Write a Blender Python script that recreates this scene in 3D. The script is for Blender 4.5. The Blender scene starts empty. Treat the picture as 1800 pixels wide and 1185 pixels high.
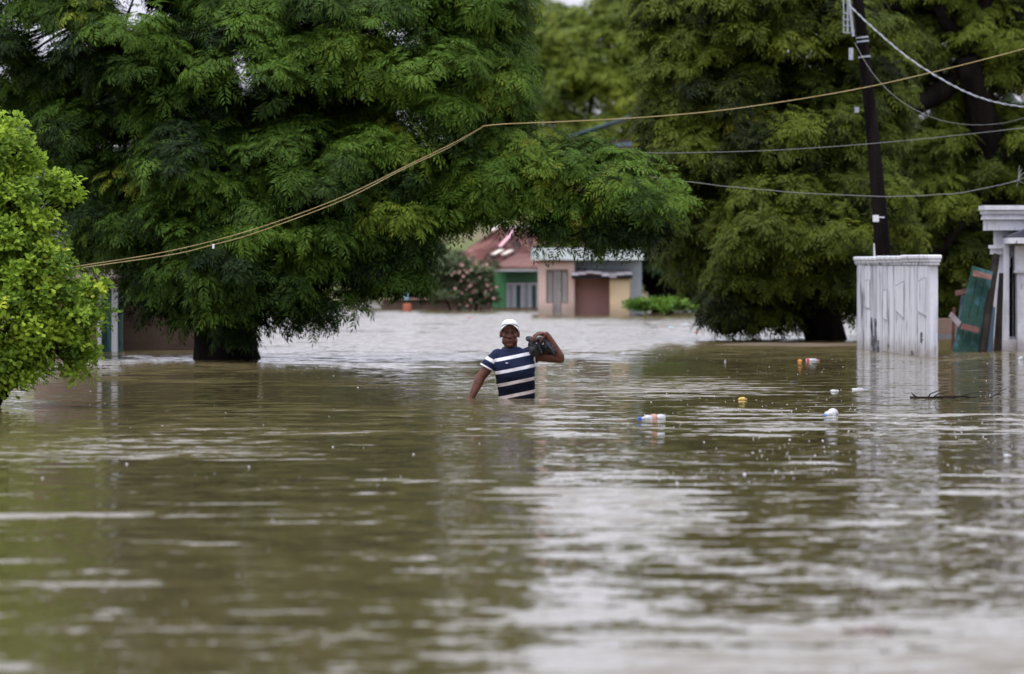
import bpy, bmesh, math, random
import numpy as np
from mathutils import Vector, Matrix, noise as mnoise

random.seed(7)
rng = np.random.default_rng(11)
scene = bpy.context.scene
C = scene.collection

# ------------------------------------------------------------------ camera, sky, sun, exposure
F = 7000.0            # focal length in photograph pixels (photograph is 1800 wide)
CAM_H = 1.2           # camera height above the flood water (water surface is z = 0)
HOR = 460.0           # photograph row of the horizon
cd = bpy.data.cameras.new('camera'); cam = bpy.data.objects.new('camera', cd); C.objects.link(cam)
cam.location = (0, 0, CAM_H); cam.rotation_euler = (math.radians(90), 0, 0)
cd.sensor_fit = 'HORIZONTAL'; cd.sensor_width = 36.0; cd.lens = F / 1800 * 36
cd.shift_y = -(592.5 - HOR) / 1800
cd.clip_start = 0.5; cd.clip_end = 3000
cd.dof.use_dof = True; cd.dof.focus_distance = 36.5; cd.dof.aperture_fstop = 2.9
scene.camera = cam

SUN_EL, SUN_AZ = math.radians(74), math.radians(215)
world = bpy.data.worlds.new('World'); scene.world = world; world.use_nodes = True
wn, wl = world.node_tree.nodes, world.node_tree.links
bg = wn['Background']; bg.inputs['Strength'].default_value = 0.15
sky = wn.new('ShaderNodeTexSky'); sky.sky_type = 'NISHITA'; sky.sun_disc = False
sky.sun_elevation = SUN_EL; sky.sun_rotation = SUN_AZ
sky.air_density = 3.0; sky.dust_density = 2.0; sky.ozone_density = 1.0
bw = wn.new('ShaderNodeRGBToBW'); wl.new(sky.outputs[0], bw.inputs[0])
tint = wn.new('ShaderNodeMix'); tint.data_type = 'RGBA'; tint.blend_type = 'MULTIPLY'; tint.inputs[0].default_value = 1
wl.new(bw.outputs[0], tint.inputs[6]); tint.inputs[7].default_value = (0.935, 0.95, 1.12, 1)
mx = wn.new('ShaderNodeMix'); mx.data_type = 'RGBA'; mx.inputs[0].default_value = 0.97
wl.new(sky.outputs[0], mx.inputs[6]); wl.new(tint.outputs[2], mx.inputs[7])
wl.new(mx.outputs[2], bg.inputs['Color'])

sd = bpy.data.lights.new('sun', 'SUN'); sun = bpy.data.objects.new('sun', sd); C.objects.link(sun)
sd.energy = 1.4; sd.angle = math.radians(40); sd.color = (1.0, 0.975, 0.94)
sdir = Vector((math.sin(SUN_AZ) * math.cos(SUN_EL), math.cos(SUN_AZ) * math.cos(SUN_EL), math.sin(SUN_EL)))
sun.rotation_euler = sdir.to_track_quat('Z', 'Y').to_euler()

scene.view_settings.view_transform = 'Standard'; scene.view_settings.look = 'None'
scene.view_settings.exposure = 0.78; scene.view_settings.gamma = 1.0
scene.view_settings.use_curve_mapping = False
scene.render.engine = 'CYCLES'
scene.cycles.max_bounces = 6; scene.cycles.diffuse_bounces = 3; scene.cycles.glossy_bounces = 3
scene.cycles.transmission_bounces = 4; scene.cycles.caustics_reflective = False; scene.cycles.caustics_refractive = False
scene.cycles.use_denoising = True
scene.cycles.sample_clamp_indirect = 6

# ------------------------------------------------------------------ helpers
def P(x, y, D):
    return Vector(((x - 900) / F * D, D, CAM_H + (HOR - y) / F * D))

def tag(o, label=None, cat=None, group=None, kind=None):
    if label: o['label'] = label
    if cat: o['category'] = cat
    if group: o['group'] = group
    if kind: o['kind'] = kind
    return o

def link(name, me, mat=None, parent=None):
    o = bpy.data.objects.new(name, me); C.objects.link(o)
    if mat: me.materials.append(mat)
    if parent: o.parent = parent
    return o

def empty(name, loc=(0, 0, 0), rz=0.0):
    o = bpy.data.objects.new(name, None); C.objects.link(o); o.location = loc; o.rotation_euler = (0, 0, rz)
    o.empty_display_size = 0.2
    return o

def bobj(name, bm, mat, parent=None, smooth=False):
    """link a bmesh built in WORLD coordinates; if parented, move it into the parent's frame"""
    if parent is not None:
        bm.transform(parent_matrix(parent).inverted())
    bmesh.ops.recalc_face_normals(bm, faces=bm.faces)
    me = bpy.data.meshes.new(name); bm.to_mesh(me); bm.free()
    if smooth:
        me.polygons.foreach_set('use_smooth', [True] * len(me.polygons))
    return link(name, me, mat, parent)

def parent_matrix(o):
    m = Matrix.Translation(o.location) @ o.rotation_euler.to_matrix().to_4x4()
    return parent_matrix(o.parent) @ m if o.parent else m

def box(bm, x0, x1, y0, y1, z0, z1, M=None, bevel=0.0):
    vs = [Vector((x, y, z)) for z in (z0, z1) for y in (y0, y1) for x in (x0, x1)]
    if M: vs = [M @ v for v in vs]
    v = [bm.verts.new(p) for p in vs]
    fs = [(0, 2, 3, 1), (4, 5, 7, 6), (0, 1, 5, 4), (2, 6, 7, 3), (0, 4, 6, 2), (1, 3, 7, 5)]
    f = [bm.faces.new([v[i] for i in q]) for q in fs]
    if bevel:
        es = list({e for q in f for e in q.edges})
        bmesh.ops.bevel(bm, geom=es, offset=bevel, segments=1, affect='EDGES')

def prism(bm, pts, d):
    """closed prism: polygon pts (3D) extruded by vector d"""
    a = [bm.verts.new(p) for p in pts]; b = [bm.verts.new(Vector(p) + Vector(d)) for p in pts]
    bm.faces.new(a); bm.faces.new(b[::-1]); n = len(a)
    for i in range(n): bm.faces.new((a[i], b[i], b[(i + 1) % n], a[(i + 1) % n]))

def tube(bm, pts, radii, n=8, wob=0.0):
    pts = [Vector(p) for p in pts]
    if not hasattr(radii, '__len__'): radii = [radii] * len(pts)
    rings = []; prev = None
    for i, p in enumerate(pts):
        t = (pts[min(i + 1, len(pts) - 1)] - pts[max(i - 1, 0)]).normalized()
        if prev is None:
            prev = t.orthogonal().normalized()
        u = (prev - t * prev.dot(t)).normalized(); prev = u; w = t.cross(u)
        ring = []
        for k in range(n):
            a = 2 * math.pi * k / n
            r = radii[i] * (1 + wob * mnoise.noise(p * 1.7 + Vector((math.cos(a), math.sin(a), 0)) * 1.3))
            ring.append(bm.verts.new(p + (u * math.cos(a) + w * math.sin(a)) * r))
        rings.append(ring)
    for a, b in zip(rings, rings[1:]):
        for k in range(n): bm.faces.new((a[k], a[(k + 1) % n], b[(k + 1) % n], b[k]))
    bm.faces.new(rings[0][::-1]); bm.faces.new(rings[-1])

def ellip(bm, c, r, R=None, seg=20):
    M = Matrix.Translation(c)
    if R is not None: M = M @ R.to_4x4()
    M = M @ Matrix.Diagonal((r[0], r[1], r[2], 1))
    bmesh.ops.create_uvsphere(bm, u_segments=seg, v_segments=max(8, seg // 2), radius=1, matrix=M)

def capsule(bm, a, b, ra, rb, n=16):
    a = Vector(a); b = Vector(b); t = (b - a).normalized()
    pts = []; rad = []
    for k in range(5):
        q = math.pi / 2 * (1 - k / 4); pts.append(a - t * ra * math.sin(q)); rad.append(max(ra * math.cos(q), ra * .05))
    for k in range(1, 6):
        f = k / 6; pts.append(a.lerp(b, f)); rad.append(ra + (rb - ra) * f)
    for k in range(5):
        q = math.pi / 2 * k / 4; pts.append(b + t * rb * math.sin(q)); rad.append(max(rb * math.cos(q), rb * .05))
    tube(bm, pts, rad, n)

def loft(bm, secs, n=32, pw=2.3):
    """secs: (z, cx, cy, hw, hd) superellipse rings"""
    rings = []
    for z, cx, cy, hw, hd in secs:
        ring = []
        for k in range(n):
            a = 2 * math.pi * k / n; c, s = math.cos(a), math.sin(a)
            ring.append(bm.verts.new((cx + hw * math.copysign(abs(c) ** (2 / pw), c), cy + hd * math.copysign(abs(s) ** (2 / pw), s), z)))
        rings.append(ring)
    for a, b in zip(rings, rings[1:]):
        for k in range(n): bm.faces.new((a[k], a[(k + 1) % n], b[(k + 1) % n], b[k]))
    bm.faces.new(rings[0][::-1]); bm.faces.new(rings[-1])

def fuse(bm, voxel, smooth_it=3):
    """union of overlapping closed shells -> one continuous smooth mesh"""
    bmesh.ops.recalc_face_normals(bm, faces=bm.faces)
    me = bpy.data.meshes.new('tmp'); bm.to_mesh(me); bm.free()
    o = bpy.data.objects.new('tmp', me); C.objects.link(o)
    m = o.modifiers.new('r', 'REMESH'); m.mode = 'VOXEL'; m.voxel_size = voxel; m.use_smooth_shade = True
    if smooth_it:
        s = o.modifiers.new('s', 'SMOOTH'); s.iterations = smooth_it; s.factor = 0.5
    dg = bpy.context.evaluated_depsgraph_get(); dg.update()
    res = bpy.data.meshes.new_from_object(o.evaluated_get(dg))
    bpy.data.objects.remove(o); bpy.data.meshes.remove(me)
    return res

# ------------------------------------------------------------------ materials
def mat_base(name):
    m = bpy.data.materials.new(name); m.use_nodes = True
    nt = m.node_tree; return m, nt, nt.nodes, nt.links, nt.nodes['Principled BSDF']

def surf(name, col, rough=0.8, col2=None, scale=(4, 4, 4), lo=0.4, hi=0.62, detail=5, bump=0.0, bscale=30, metal=0.0,
         col3=None, scale3=(1, 1, 1), lo3=0.5, hi3=0.62, spec=0.3, tide=None):
    """painted / mineral surface with worn or stained patches and a little relief"""
    m, nt, N, L, b = mat_base(name)
    b.inputs['Roughness'].default_value = rough; b.inputs['Metallic'].default_value = metal; b.inputs['Specular IOR Level'].default_value = spec
    tc = N.new('ShaderNodeTexCoord')
    def layer(c_in, c2, sc, lo, hi):
        mp = N.new('ShaderNodeMapping'); mp.inputs['Scale'].default_value = sc; L.new(tc.outputs['Object'], mp.inputs[0])
        nz = N.new('ShaderNodeTexNoise'); nz.inputs['Scale'].default_value = 1; nz.inputs['Detail'].default_value = detail
        nz.inputs['Roughness'].default_value = 0.62
        L.new(mp.outputs[0], nz.inputs['Vector'])
        r = N.new('ShaderNodeMapRange'); r.inputs[1].default_value = lo; r.inputs[2].default_value = hi; L.new(nz.outputs[0], r.inputs[0])
        x = N.new('ShaderNodeMix'); x.data_type = 'RGBA'; L.new(r.outputs[0], x.inputs[0])
        if isinstance(c_in, tuple): x.inputs[6].default_value = (*c_in, 1)
        else: L.new(c_in, x.inputs[6])
        x.inputs[7].default_value = (*c2, 1)
        return x.outputs[2]
    out = col
    if col2: out = layer(out, col2, scale, lo, hi)
    if col3: out = layer(out, col3, scale3, lo3, hi3)
    if tide:          # ragged mud line left by the flood: (local height, ragged range, colour)
        z0, zr, tcol = tide
        sp = N.new('ShaderNodeSeparateXYZ'); L.new(tc.outputs['Object'], sp.inputs[0])
        nz = N.new('ShaderNodeTexNoise'); nz.inputs['Scale'].default_value = 5; nz.inputs['Detail'].default_value = 5; L.new(tc.outputs['Object'], nz.inputs['Vector'])
        ad = N.new('ShaderNodeMath'); ad.operation = 'MULTIPLY_ADD'; L.new(nz.outputs[0], ad.inputs[0]); ad.inputs[1].default_value = -zr * 3; L.new(sp.outputs[2], ad.inputs[2])
        r = N.new('ShaderNodeMapRange'); L.new(ad.outputs[0], r.inputs[0]); r.inputs[1].default_value = z0 - zr * 1.5 + zr; r.inputs[2].default_value = z0 - zr * 1.5 - zr
        r.inputs[3].default_value = 0; r.inputs[4].default_value = .75
        x = N.new('ShaderNodeMix'); x.data_type = 'RGBA'; L.new(r.outputs[0], x.inputs[0])
        if isinstance(out, tuple): x.inputs[6].default_value = (*out, 1)
        else: L.new(out, x.inputs[6])
        x.inputs[7].default_value = (*tcol, 1); out = x.outputs[2]
    if isinstance(out, tuple): b.inputs['Base Color'].default_value = (*out, 1)
    else: L.new(out, b.inputs['Base Color'])
    if bump:
        nz = N.new('ShaderNodeTexNoise'); nz.inputs['Scale'].default_value = bscale; nz.inputs['Detail'].default_value = 4
        L.new(tc.outputs['Object'], nz.inputs['Vector'])
        bp = N.new('ShaderNodeBump'); bp.inputs['Strength'].default_value = bump; bp.inputs['Distance'].default_value = 0.02
        L.new(nz.outputs[0], bp.inputs['Height']); L.new(bp.outputs[0], b.inputs['Normal'])
    return m

def leaf_mat(name, dark, light, young, transl=0.25, rough=0.45):
    m, nt, N, L, b = mat_base(name)
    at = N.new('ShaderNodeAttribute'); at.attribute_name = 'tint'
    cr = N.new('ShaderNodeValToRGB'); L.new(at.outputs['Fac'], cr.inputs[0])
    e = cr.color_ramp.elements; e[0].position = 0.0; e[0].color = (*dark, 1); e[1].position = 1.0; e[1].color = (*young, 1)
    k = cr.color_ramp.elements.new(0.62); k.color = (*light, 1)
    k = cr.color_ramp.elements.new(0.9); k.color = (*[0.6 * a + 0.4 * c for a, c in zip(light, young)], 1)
    L.new(cr.outputs[0], b.inputs['Base Color'])
    b.inputs['Roughness'].default_value = rough; b.inputs['Specular IOR Level'].default_value = 0.14
    tr = N.new('ShaderNodeBsdfTranslucent'); L.new(cr.outputs[0], tr.inputs[0])
    ms = N.new('ShaderNodeMixShader'); ms.inputs[0].default_value = transl
    L.new(b.outputs[0], ms.inputs[1]); L.new(tr.outputs[0], ms.inputs[2])
    L.new(ms.outputs[0], N['Material Output'].inputs[0])
    return m

bark = surf('bark', (0.013, 0.010, 0.0085), 0.95, (0.006, 0.005, 0.0045), (6, 6, 1.5), bump=0.9, bscale=18, spec=.05)
neem_leaf = leaf_mat('neem_leaf', (0.008, 0.019, 0.004), (0.088, 0.166, 0.018), (0.21, 0.24, 0.024), .28, .6)
neem_leaf_b = leaf_mat('neem_leaf_olive', (0.007, 0.013, 0.003), (0.105, 0.14, 0.014), (0.21, 0.22, 0.02), .28, .6)
far_leaf = leaf_mat('far_leaf', (0.06, 0.095, 0.015), (0.2, 0.25, 0.03), (0.32, 0.32, 0.035), .3)
dark_leaf = leaf_mat('dark_leaf', (0.008, 0.016, 0.006), (0.022, 0.042, 0.013), (0.05, 0.08, 0.025))
bush_leaf = leaf_mat('bush_leaf', (0.055, 0.12, 0.02), (0.32, 0.47, 0.05), (0.55, 0.63, 0.08), 0.42, 0.5)
herb_leaf = leaf_mat('herb_leaf', (0.06, 0.13, 0.02), (0.12, 0.23, 0.03), (0.2, 0.3, 0.05), 0.3)

# ------------------------------------------------------------------ setting: ground, water
def terrain():
    xs = np.linspace(-420, 420, 85); ys = np.concatenate([np.linspace(-60, 96, 14), np.linspace(100, 900, 81)])
    X, Y = np.meshgrid(xs, ys)
    Z = np.where(Y < 98, -1.1, -1.1 + (Y - 98) * 0.045)
    Z = np.minimum(Z, 11 + 0 * Z)
    for i in range(len(ys)):
        for j in range(len(xs)):
            if ys[i] > 100: Z[i, j] += 0.8 * mnoise.noise(Vector((xs[j] * .03, ys[i] * .03, 0)))
    nx, ny = len(xs), len(ys)
    me = bpy.data.meshes.new('ground')
    q = [(i * nx + j, i * nx + j + 1, (i + 1) * nx + j + 1, (i + 1) * nx + j) for i in range(ny - 1) for j in range(nx - 1)]
    me.from_pydata(np.stack([X, Y, Z], -1).reshape(-1, 3).tolist(), [], q)
    me.polygons.foreach_set('use_smooth', [True] * len(q))
    m = surf('ground_soil', (0.10, 0.12, 0.035), 0.95, (0.16, 0.13, 0.08), (.12, .12, .12), .45, .6, bump=.5, bscale=2)
    tag(link('ground', me, m), kind='structure')
terrain()

def water_mat():
    m, nt, N, L, b = mat_base('flood_water')
    b.inputs['Base Color'].default_value = (0.112, 0.090, 0.043, 1)
    b.inputs['Roughness'].default_value = 0.04; b.inputs['IOR'].default_value = 1.333
    tc = N.new('ShaderNodeTexCoord')
    def vm(op, a, c=None):
        n = N.new('ShaderNodeVectorMath'); n.operation = op
        for i, v in enumerate((a, c)):
            if v is None: continue
            if isinstance(v, tuple): n.inputs[i].default_value = v
            else: L.new(v, n.inputs[i])
        return n.outputs[0]
    def mt(op, a, c=None, d=None, clamp=False):
        n = N.new('ShaderNodeMath'); n.operation = op; n.use_clamp = clamp
        for i, v in enumerate((a, c, d)):
            if v is None: continue
            if isinstance(v, (int, float)): n.inputs[i].default_value = v
            else: L.new(v, n.inputs[i])
        return n.outputs[0]
    def noise(scale, detail, off=(0, 0, 0), dist=0.0):
        mp = N.new('ShaderNodeMapping'); mp.inputs['Scale'].default_value = scale; mp.inputs['Location'].default_value = off
        L.new(tc.outputs['Object'], mp.inputs[0])
        z = N.new('ShaderNodeTexNoise'); z.inputs['Scale'].default_value = 1; z.inputs['Detail'].default_value = detail
        z.inputs['Distortion'].default_value = dist
        L.new(mp.outputs[0], z.inputs['Vector']); return z
    def rng_(v, lo, hi, a=0.0, c=1.0):
        n = N.new('ShaderNodeMapRange'); n.interpolation_type = 'SMOOTHSTEP'; L.new(v, n.inputs[0])
        n.inputs[1].default_value = lo; n.inputs[2].default_value = hi; n.inputs[3].default_value = a; n.inputs[4].default_value = c
        return n.outputs[0]
    sep = N.new('ShaderNodeSeparateXYZ'); L.new(tc.outputs['Object'], sep.inputs[0])
    X, Y = sep.outputs[0], sep.outputs[1]
    # broad bands where the current ruffles the surface
    band = noise((0.10, 0.16, 1), 3, (3.1, 7.7, 0), 0.6)
    streak = noise((1.2, 1.9, 1), 5, (1.3, 2.2, 0), 0.3)
    bsum = mt('ADD', mt('MULTIPLY', band.outputs[0], 0.55), mt('MULTIPLY', streak.outputs[0], 0.45))
    far = rng_(Y, 32, 66)                                   # the open, fast part of the street
    calm = mt('SUBTRACT', bsum, 0.0)
    near = mt('MULTIPLY', rng_(Y, 18.5, 11), rng_(X, -1.0, .3))
    thr = mt('ADD', mt('ADD', calm, mt('MULTIPLY', far, 0.19)), mt('MULTIPLY', near, 0.17))
    M = rng_(thr, 0.535, 0.64)
    # local patches of broken water
    def patch(cx, cy, rx, ry):
        dx = mt('DIVIDE', mt('SUBTRACT', X, cx), rx); dy = mt('DIVIDE', mt('SUBTRACT', Y, cy), ry)
        r2 = mt('ADD', mt('MULTIPLY', dx, dx), mt('MULTIPLY', dy, dy))
        g = mt('POWER', 2.718, mt('MULTIPLY', r2, -1.0))
        return g
    pn = noise((0.9, 3.2, 1), 4, (5, 9, 0), 0.5)
    pat = None
    for cx, cy, rx, ry in PATCHES:
        p = patch(cx, cy, rx, ry); pat = p if pat is None else mt('MAXIMUM', pat, p)
    pm = rng_(mt('ADD', mt('MULTIPLY', pat, 0.3), pn.outputs[0]), 0.61, 0.70)
    M = mt('MAXIMUM', M, pm)
    def slopes(z, k):
        return vm('MULTIPLY', vm('SUBTRACT', z.outputs['Color'], (0.5, 0.5, 0.5)), (k * 0.6, k, 0))
    A = slopes(noise((3.0, 3.8, 1), 3), 0.17)
    B = slopes(noise((9.0, 12.0, 1), 3, (4, 1, 0)), 0.2)
    Cc = slopes(noise((28.0, 38.0, 1), 2, (8, 3, 0)), 0.1)
    base = vm('ADD', vm('ADD', A, B), Cc)
    R1 = slopes(noise((4.0, 6.0, 1), 3, (2, 6, 0)), 0.32)
    R2 = slopes(noise((9.0, 14.0, 1), 2, (1, 6, 0)), 0.22)
    ruff = vm('ADD', vm('ADD', R1, R2), (0, -0.10, 0))      # steeper wave faces towards -Y
    # rings pushed out by the wading man
    mdx, mdy = mt('SUBTRACT', X, .03), mt('SUBTRACT', Y, 34.95)
    rr = mt('SQRT', mt('ADD', mt('MULTIPLY', mdx, mdx), mt('ADD', mt('MULTIPLY', mdy, mdy), .0004)))
    ring = mt('MULTIPLY', mt('SINE', mt('MULTIPLY', rr, 34)), mt('MULTIPLY', mt('POWER', 2.718, mt('MULTIPLY', rr, -1.1)), .24))
    rv = N.new('ShaderNodeCombineXYZ'); L.new(mt('MULTIPLY', mt('DIVIDE', mdx, rr), ring), rv.inputs[0]); L.new(mt('MULTIPLY', mt('DIVIDE', mdy, rr), ring), rv.inputs[1])
    base = vm('ADD', base, rv.outputs[0])
    cmb = N.new('ShaderNodeCombineXYZ')
    for i in range(3): L.new(M, cmb.inputs[i])
    tot = vm('ADD', base, vm('MULTIPLY', ruff, cmb.outputs[0]))
    nrm = vm('NORMALIZE', vm('ADD', tot, (0, 0, 1)))
    L.new(nrm, b.inputs['Normal'])
    return m

def gx(px, py): return (px - 900) / F * (F * CAM_H / (py - HOR))
def gy(py): return F * CAM_H / (py - HOR)
PATCHES = [(gx(130, 785), gy(785), 1.5, 1.9), (gx(330, 800), gy(800), .9, .8), (gx(90, 905), gy(907), .8, .3), (gx(420, 590), gy(597), 2.2, 3.0),
           (gx(1150, 680), gy(680), 1.2, 3.2), (gx(1080, 880), gy(880), .6, 2.6)]
def water():
    bm = bmesh.new()
    vs = [bm.verts.new(p) for p in ((-300, -60, 0), (300, -60, 0), (300, 135, 0), (-300, 135, 0))]
    bm.faces.new(vs)
    tag(bobj('flood_water', bm, water_mat()), kind='structure')
water()

# ------------------------------------------------------------------ trees
def pinnate(length, npair, llen, lwid, droop, r):
    """one compound leaf along +X, bending down; returns (n,4,3) leaflet quads"""
    out = []
    for i in range(npair * 2 + 1):
        t = 0.2 + 0.8 * (i // 2) / npair if i < npair * 2 else 1.0
        a = droop * t
        px = length * (t - 0.18 * droop * t * t); pz = -length * 0.5 * droop * t * t
        base = np.array([px, 0, pz])
        side = 1 if i % 2 else -1
        ang = math.radians(r.uniform(48, 66)) * side if i < npair * 2 else 0
        fwd = np.array([math.cos(a), 0, -math.sin(a)])
        lat = np.array([0, 1.0, 0])
        d = fwd * math.cos(ang) + lat * math.sin(ang) + np.array([0, 0, -r.uniform(.1, .45)])
        d /= np.linalg.norm(d)
        l = llen * (0.75 + 0.5 * math.sin(math.pi * min(t, .95))) * r.uniform(.85, 1.15)
        up = np.array([math.sin(a), 0, math.cos(a)]) + r.normal(0, .25, 3)
        w = np.cross(d, up); w /= np.linalg.norm(w) + 1e-9
        mid = base + d * l * .42
        out.append([base, mid + w * lwid * .5, base + d * l + np.array([0, 0, -l * .12]), mid - w * lwid * .5])
    return np.array(out)

def rotz(a): return np.array([[math.cos(a), -math.sin(a), 0], [math.sin(a), math.cos(a), 0], [0, 0, 1.0]])
def roty(a): return np.array([[math.cos(a), 0, math.sin(a)], [0, 1, 0], [-math.sin(a), 0, math.cos(a)]])

def spray_template(nleaf, length, npair, llen, lwid, seed):
    r = np.random.default_rng(seed); q = []
    for k in range(nleaf):
        lf = pinnate(length * r.uniform(.7, 1.15), npair, llen, lwid, r.uniform(.7, 1.3), r)
        el = r.uniform(-.15, .95)                                 # start elevation above the horizontal
        lf = lf @ roty(-el).T + np.array([0, 0, r.uniform(-.10, .05)])
        q.append(lf @ rotz(k * 2.399 + r.uniform(-.3, .3)).T)
    return np.concatenate(q)

def obovate_template(nleaf, length, wid, seed):
    r = np.random.default_rng(seed); q = []
    for k in range(nleaf):
        l = length * r.uniform(.7, 1.2); w = wid * r.uniform(.8, 1.2); el = r.uniform(-.4, 1.1); off = r.uniform(0, .05)
        a = np.array([off, 0, 0]); d = np.array([1, 0, 0]); s = np.array([0, 1, 0]); z = np.array([0, 0, 1])
        fold = z * w * .22
        m1 = a + d * l * .62; tip = a + d * l
        quad1 = [a, m1 + s * w * .5 + fold, tip + s * w * .12, m1 * .5 + tip * .5]
        quad2 = [a, m1 * .5 + tip * .5, tip - s * w * .12, m1 - s * w * .5 + fold]
        lf = np.array([quad1, quad2]) @ roty(-el).T
        lf = lf + np.array([0, 0, r.uniform(-.05, .06)])
        q.append(lf @ rotz(k * 2.399 + r.uniform(-.4, .4)).T)
    return np.concatenate(q)

def assemble(templates, pos, axis, scale, tints, r):
    V = []; T = []
    for p, ax, s, t in zip(pos, axis, scale, tints):
        tp = templates[r.integers(len(templates))]
        z = ax / (np.linalg.norm(ax) + 1e-9)
        x = np.cross([0, 1, 0.01], z); x /= np.linalg.norm(x) + 1e-9
        y = np.cross(z, x); R = np.stack([x, y, z], 1) @ rotz(r.uniform(0, 6.28))
        q = (tp * s) @ R.T + p
        V.append(q.reshape(-1, 3)); T.append(np.clip(t + r.normal(0, .07, len(tp)), 0, 1).repeat(4))
    return np.concatenate(V), np.concatenate(T)

def quad_mesh(name, V, T):
    n = len(V); me = bpy.data.meshes.new(name)
    me.vertices.add(n); me.vertices.foreach_set('co', V.astype(np.float32).ravel())
    me.loops.add(n); me.loops.foreach_set('vertex_index', np.arange(n, dtype=np.int32))
    me.polygons.add(n // 4); me.polygons.foreach_set('loop_start', np.arange(0, n, 4, dtype=np.int32))
    at = me.attributes.new('tint', 'FLOAT', 'POINT'); at.data.foreach_set('value', T.astype(np.float32))
    me.update(calc_edges=True); return me

NEEM = [spray_template(9, .27, 6, .075, .02, s) for s in range(6)]
NEEM_R = [spray_template(10, .30, 5, .085, .026, s + 20) for s in range(5)]
NEEM_F = [spray_template(9, .36, 4, .13, .05, s + 40) for s in range(4)]
NEEM_X = [t * 1.7 for t in NEEM_F]
BUSHT = [obovate_template(10, .054, .036, s + 60) for s in range(6)]
HERBT = [obovate_template(9, .16, .06, s + 80) for s in range(4)]

def crown_points(lobes, D, dens, clump_r, per, r, keep=None, young=.06, tofs=None):
    """lobes in photograph pixels at the tree's own distance: (x, y, rx, ry, depth offset m, depth radius m)"""
    k = D / F; pos = []; ax = []; sc = []; ti = []; cl = []
    for (x, y, rx, ry, dy, rd) in lobes:
        c = np.array(P(x, y, D)); c[1] += dy
        R = np.array([rx * k, rd, ry * k])
        area = 4 * math.pi * ((R[0] * R[1]) ** 1.6 / 3 + (R[0] * R[2]) ** 1.6 / 3 + (R[1] * R[2]) ** 1.6 / 3) ** (1 / 1.6)
        n = max(3, int(area * dens))
        for _ in range(n):
            d = r.normal(0, 1, 3); d /= np.linalg.norm(d)
            if d[1] > .35 and r.random() < .55: d[1] = -d[1]      # most clumps on the street side and flanks
            rad = r.uniform(.62, 1.0)
            cc = c + d * R * rad
            if cc[2] < .12: cc[2] = .12 + r.uniform(0, .15)
            if keep and not keep(cc): continue
            cl.append(cc)
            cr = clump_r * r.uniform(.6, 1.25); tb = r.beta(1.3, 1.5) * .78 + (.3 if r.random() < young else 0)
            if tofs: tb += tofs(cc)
            for _ in range(max(2, int(per * r.uniform(.6, 1.4)))):
                e = r.normal(0, 1, 3); e /= np.linalg.norm(e); e[2] = abs(e[2]) if r.random() < .8 else e[2] * .6
                q = cc + e * cr * np.array([1, 1, .62]) * r.uniform(.55, 1)
                if q[2] < .15: continue
                if keep and not keep(q): continue
                pos.append(q); ax.append(e * .75 + d * .35 + np.array([0, 0, .75])); sc.append(r.uniform(.75, 1.2)); ti.append(min(1, max(0, tb + r.normal(0, .06))))
    return pos, ax, sc, ti, cl

def bez(a, b, bend, n=7):
    a = Vector(a); b = Vector(b); m = (a + b) / 2 + Vector(bend)
    return [a * (1 - t) ** 2 + m * 2 * t * (1 - t) + b * t * t for t in [i / (n - 1) for i in range(n)]]

def build_tree(name, label, base, trunk_pts, trunk_r, limbs, lobes, D, templates, mat, dens, clump_r, per, seed, keep=None, young=.06, twigs=True, cat='tree', group=None, tofs=None):
    r = np.random.default_rng(seed)
    root = empty(name, base); tag(root, label, cat, group)
    if trunk_pts:
        bm = bmesh.new(); tube(bm, trunk_pts, trunk_r, 18, .35); bobj('trunk', bm, bark, root, True)
    for (a, b, r0, r1, bend) in limbs:
        bm = bmesh.new(); n = 8; pts = bez(a, b, bend, n)
        pts = [p + Vector((mnoise.noise(p * 1.1), mnoise.noise(p * 1.1 + Vector((9, 0, 0))), mnoise.noise(p * 1.1 + Vector((0, 9, 0))))) * .12 * math.sin(math.pi * i / (n - 1)) for i, p in enumerate(pts)]
        tube(bm, pts, [r0 + (r1 - r0) * i / (n - 1) for i in range(n)], 9, .25); bobj('limb', bm, bark, root, True)
    pos, ax, sc, ti, cl = crown_points(lobes, D, dens, clump_r, per, r, keep, young, tofs)
    if twigs and limbs:
        bm = bmesh.new(); ends = []
        for (a, b, r0, r1, bend) in limbs: ends += bez(a, b, bend, 9)[3:]
        for cc in cl:
            v = Vector(cc); e = min(ends, key=lambda q: (q - v).length_squared)
            if (e - v).length < 3.2:
                tube(bm, bez(e, v, (0, 0, .15 * (v - e).length), 4), [.028, .02, .013, .007], 4)
        tag(bobj('twigs', bm, bark, root), kind='stuff')
    V, T = assemble(templates, pos, ax, sc, ti, r)
    me = quad_mesh('crown', V - np.array(base), T)
    tag(link('crown', me, mat, root), kind='stuff')
    print(name, 'sprays', len(pos), 'tris', len(V) // 2)
    return root

def px_of(q):
    return 900 + q[0] / q[1] * F, HOR - (q[2] - CAM_H) / q[1] * F

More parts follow.
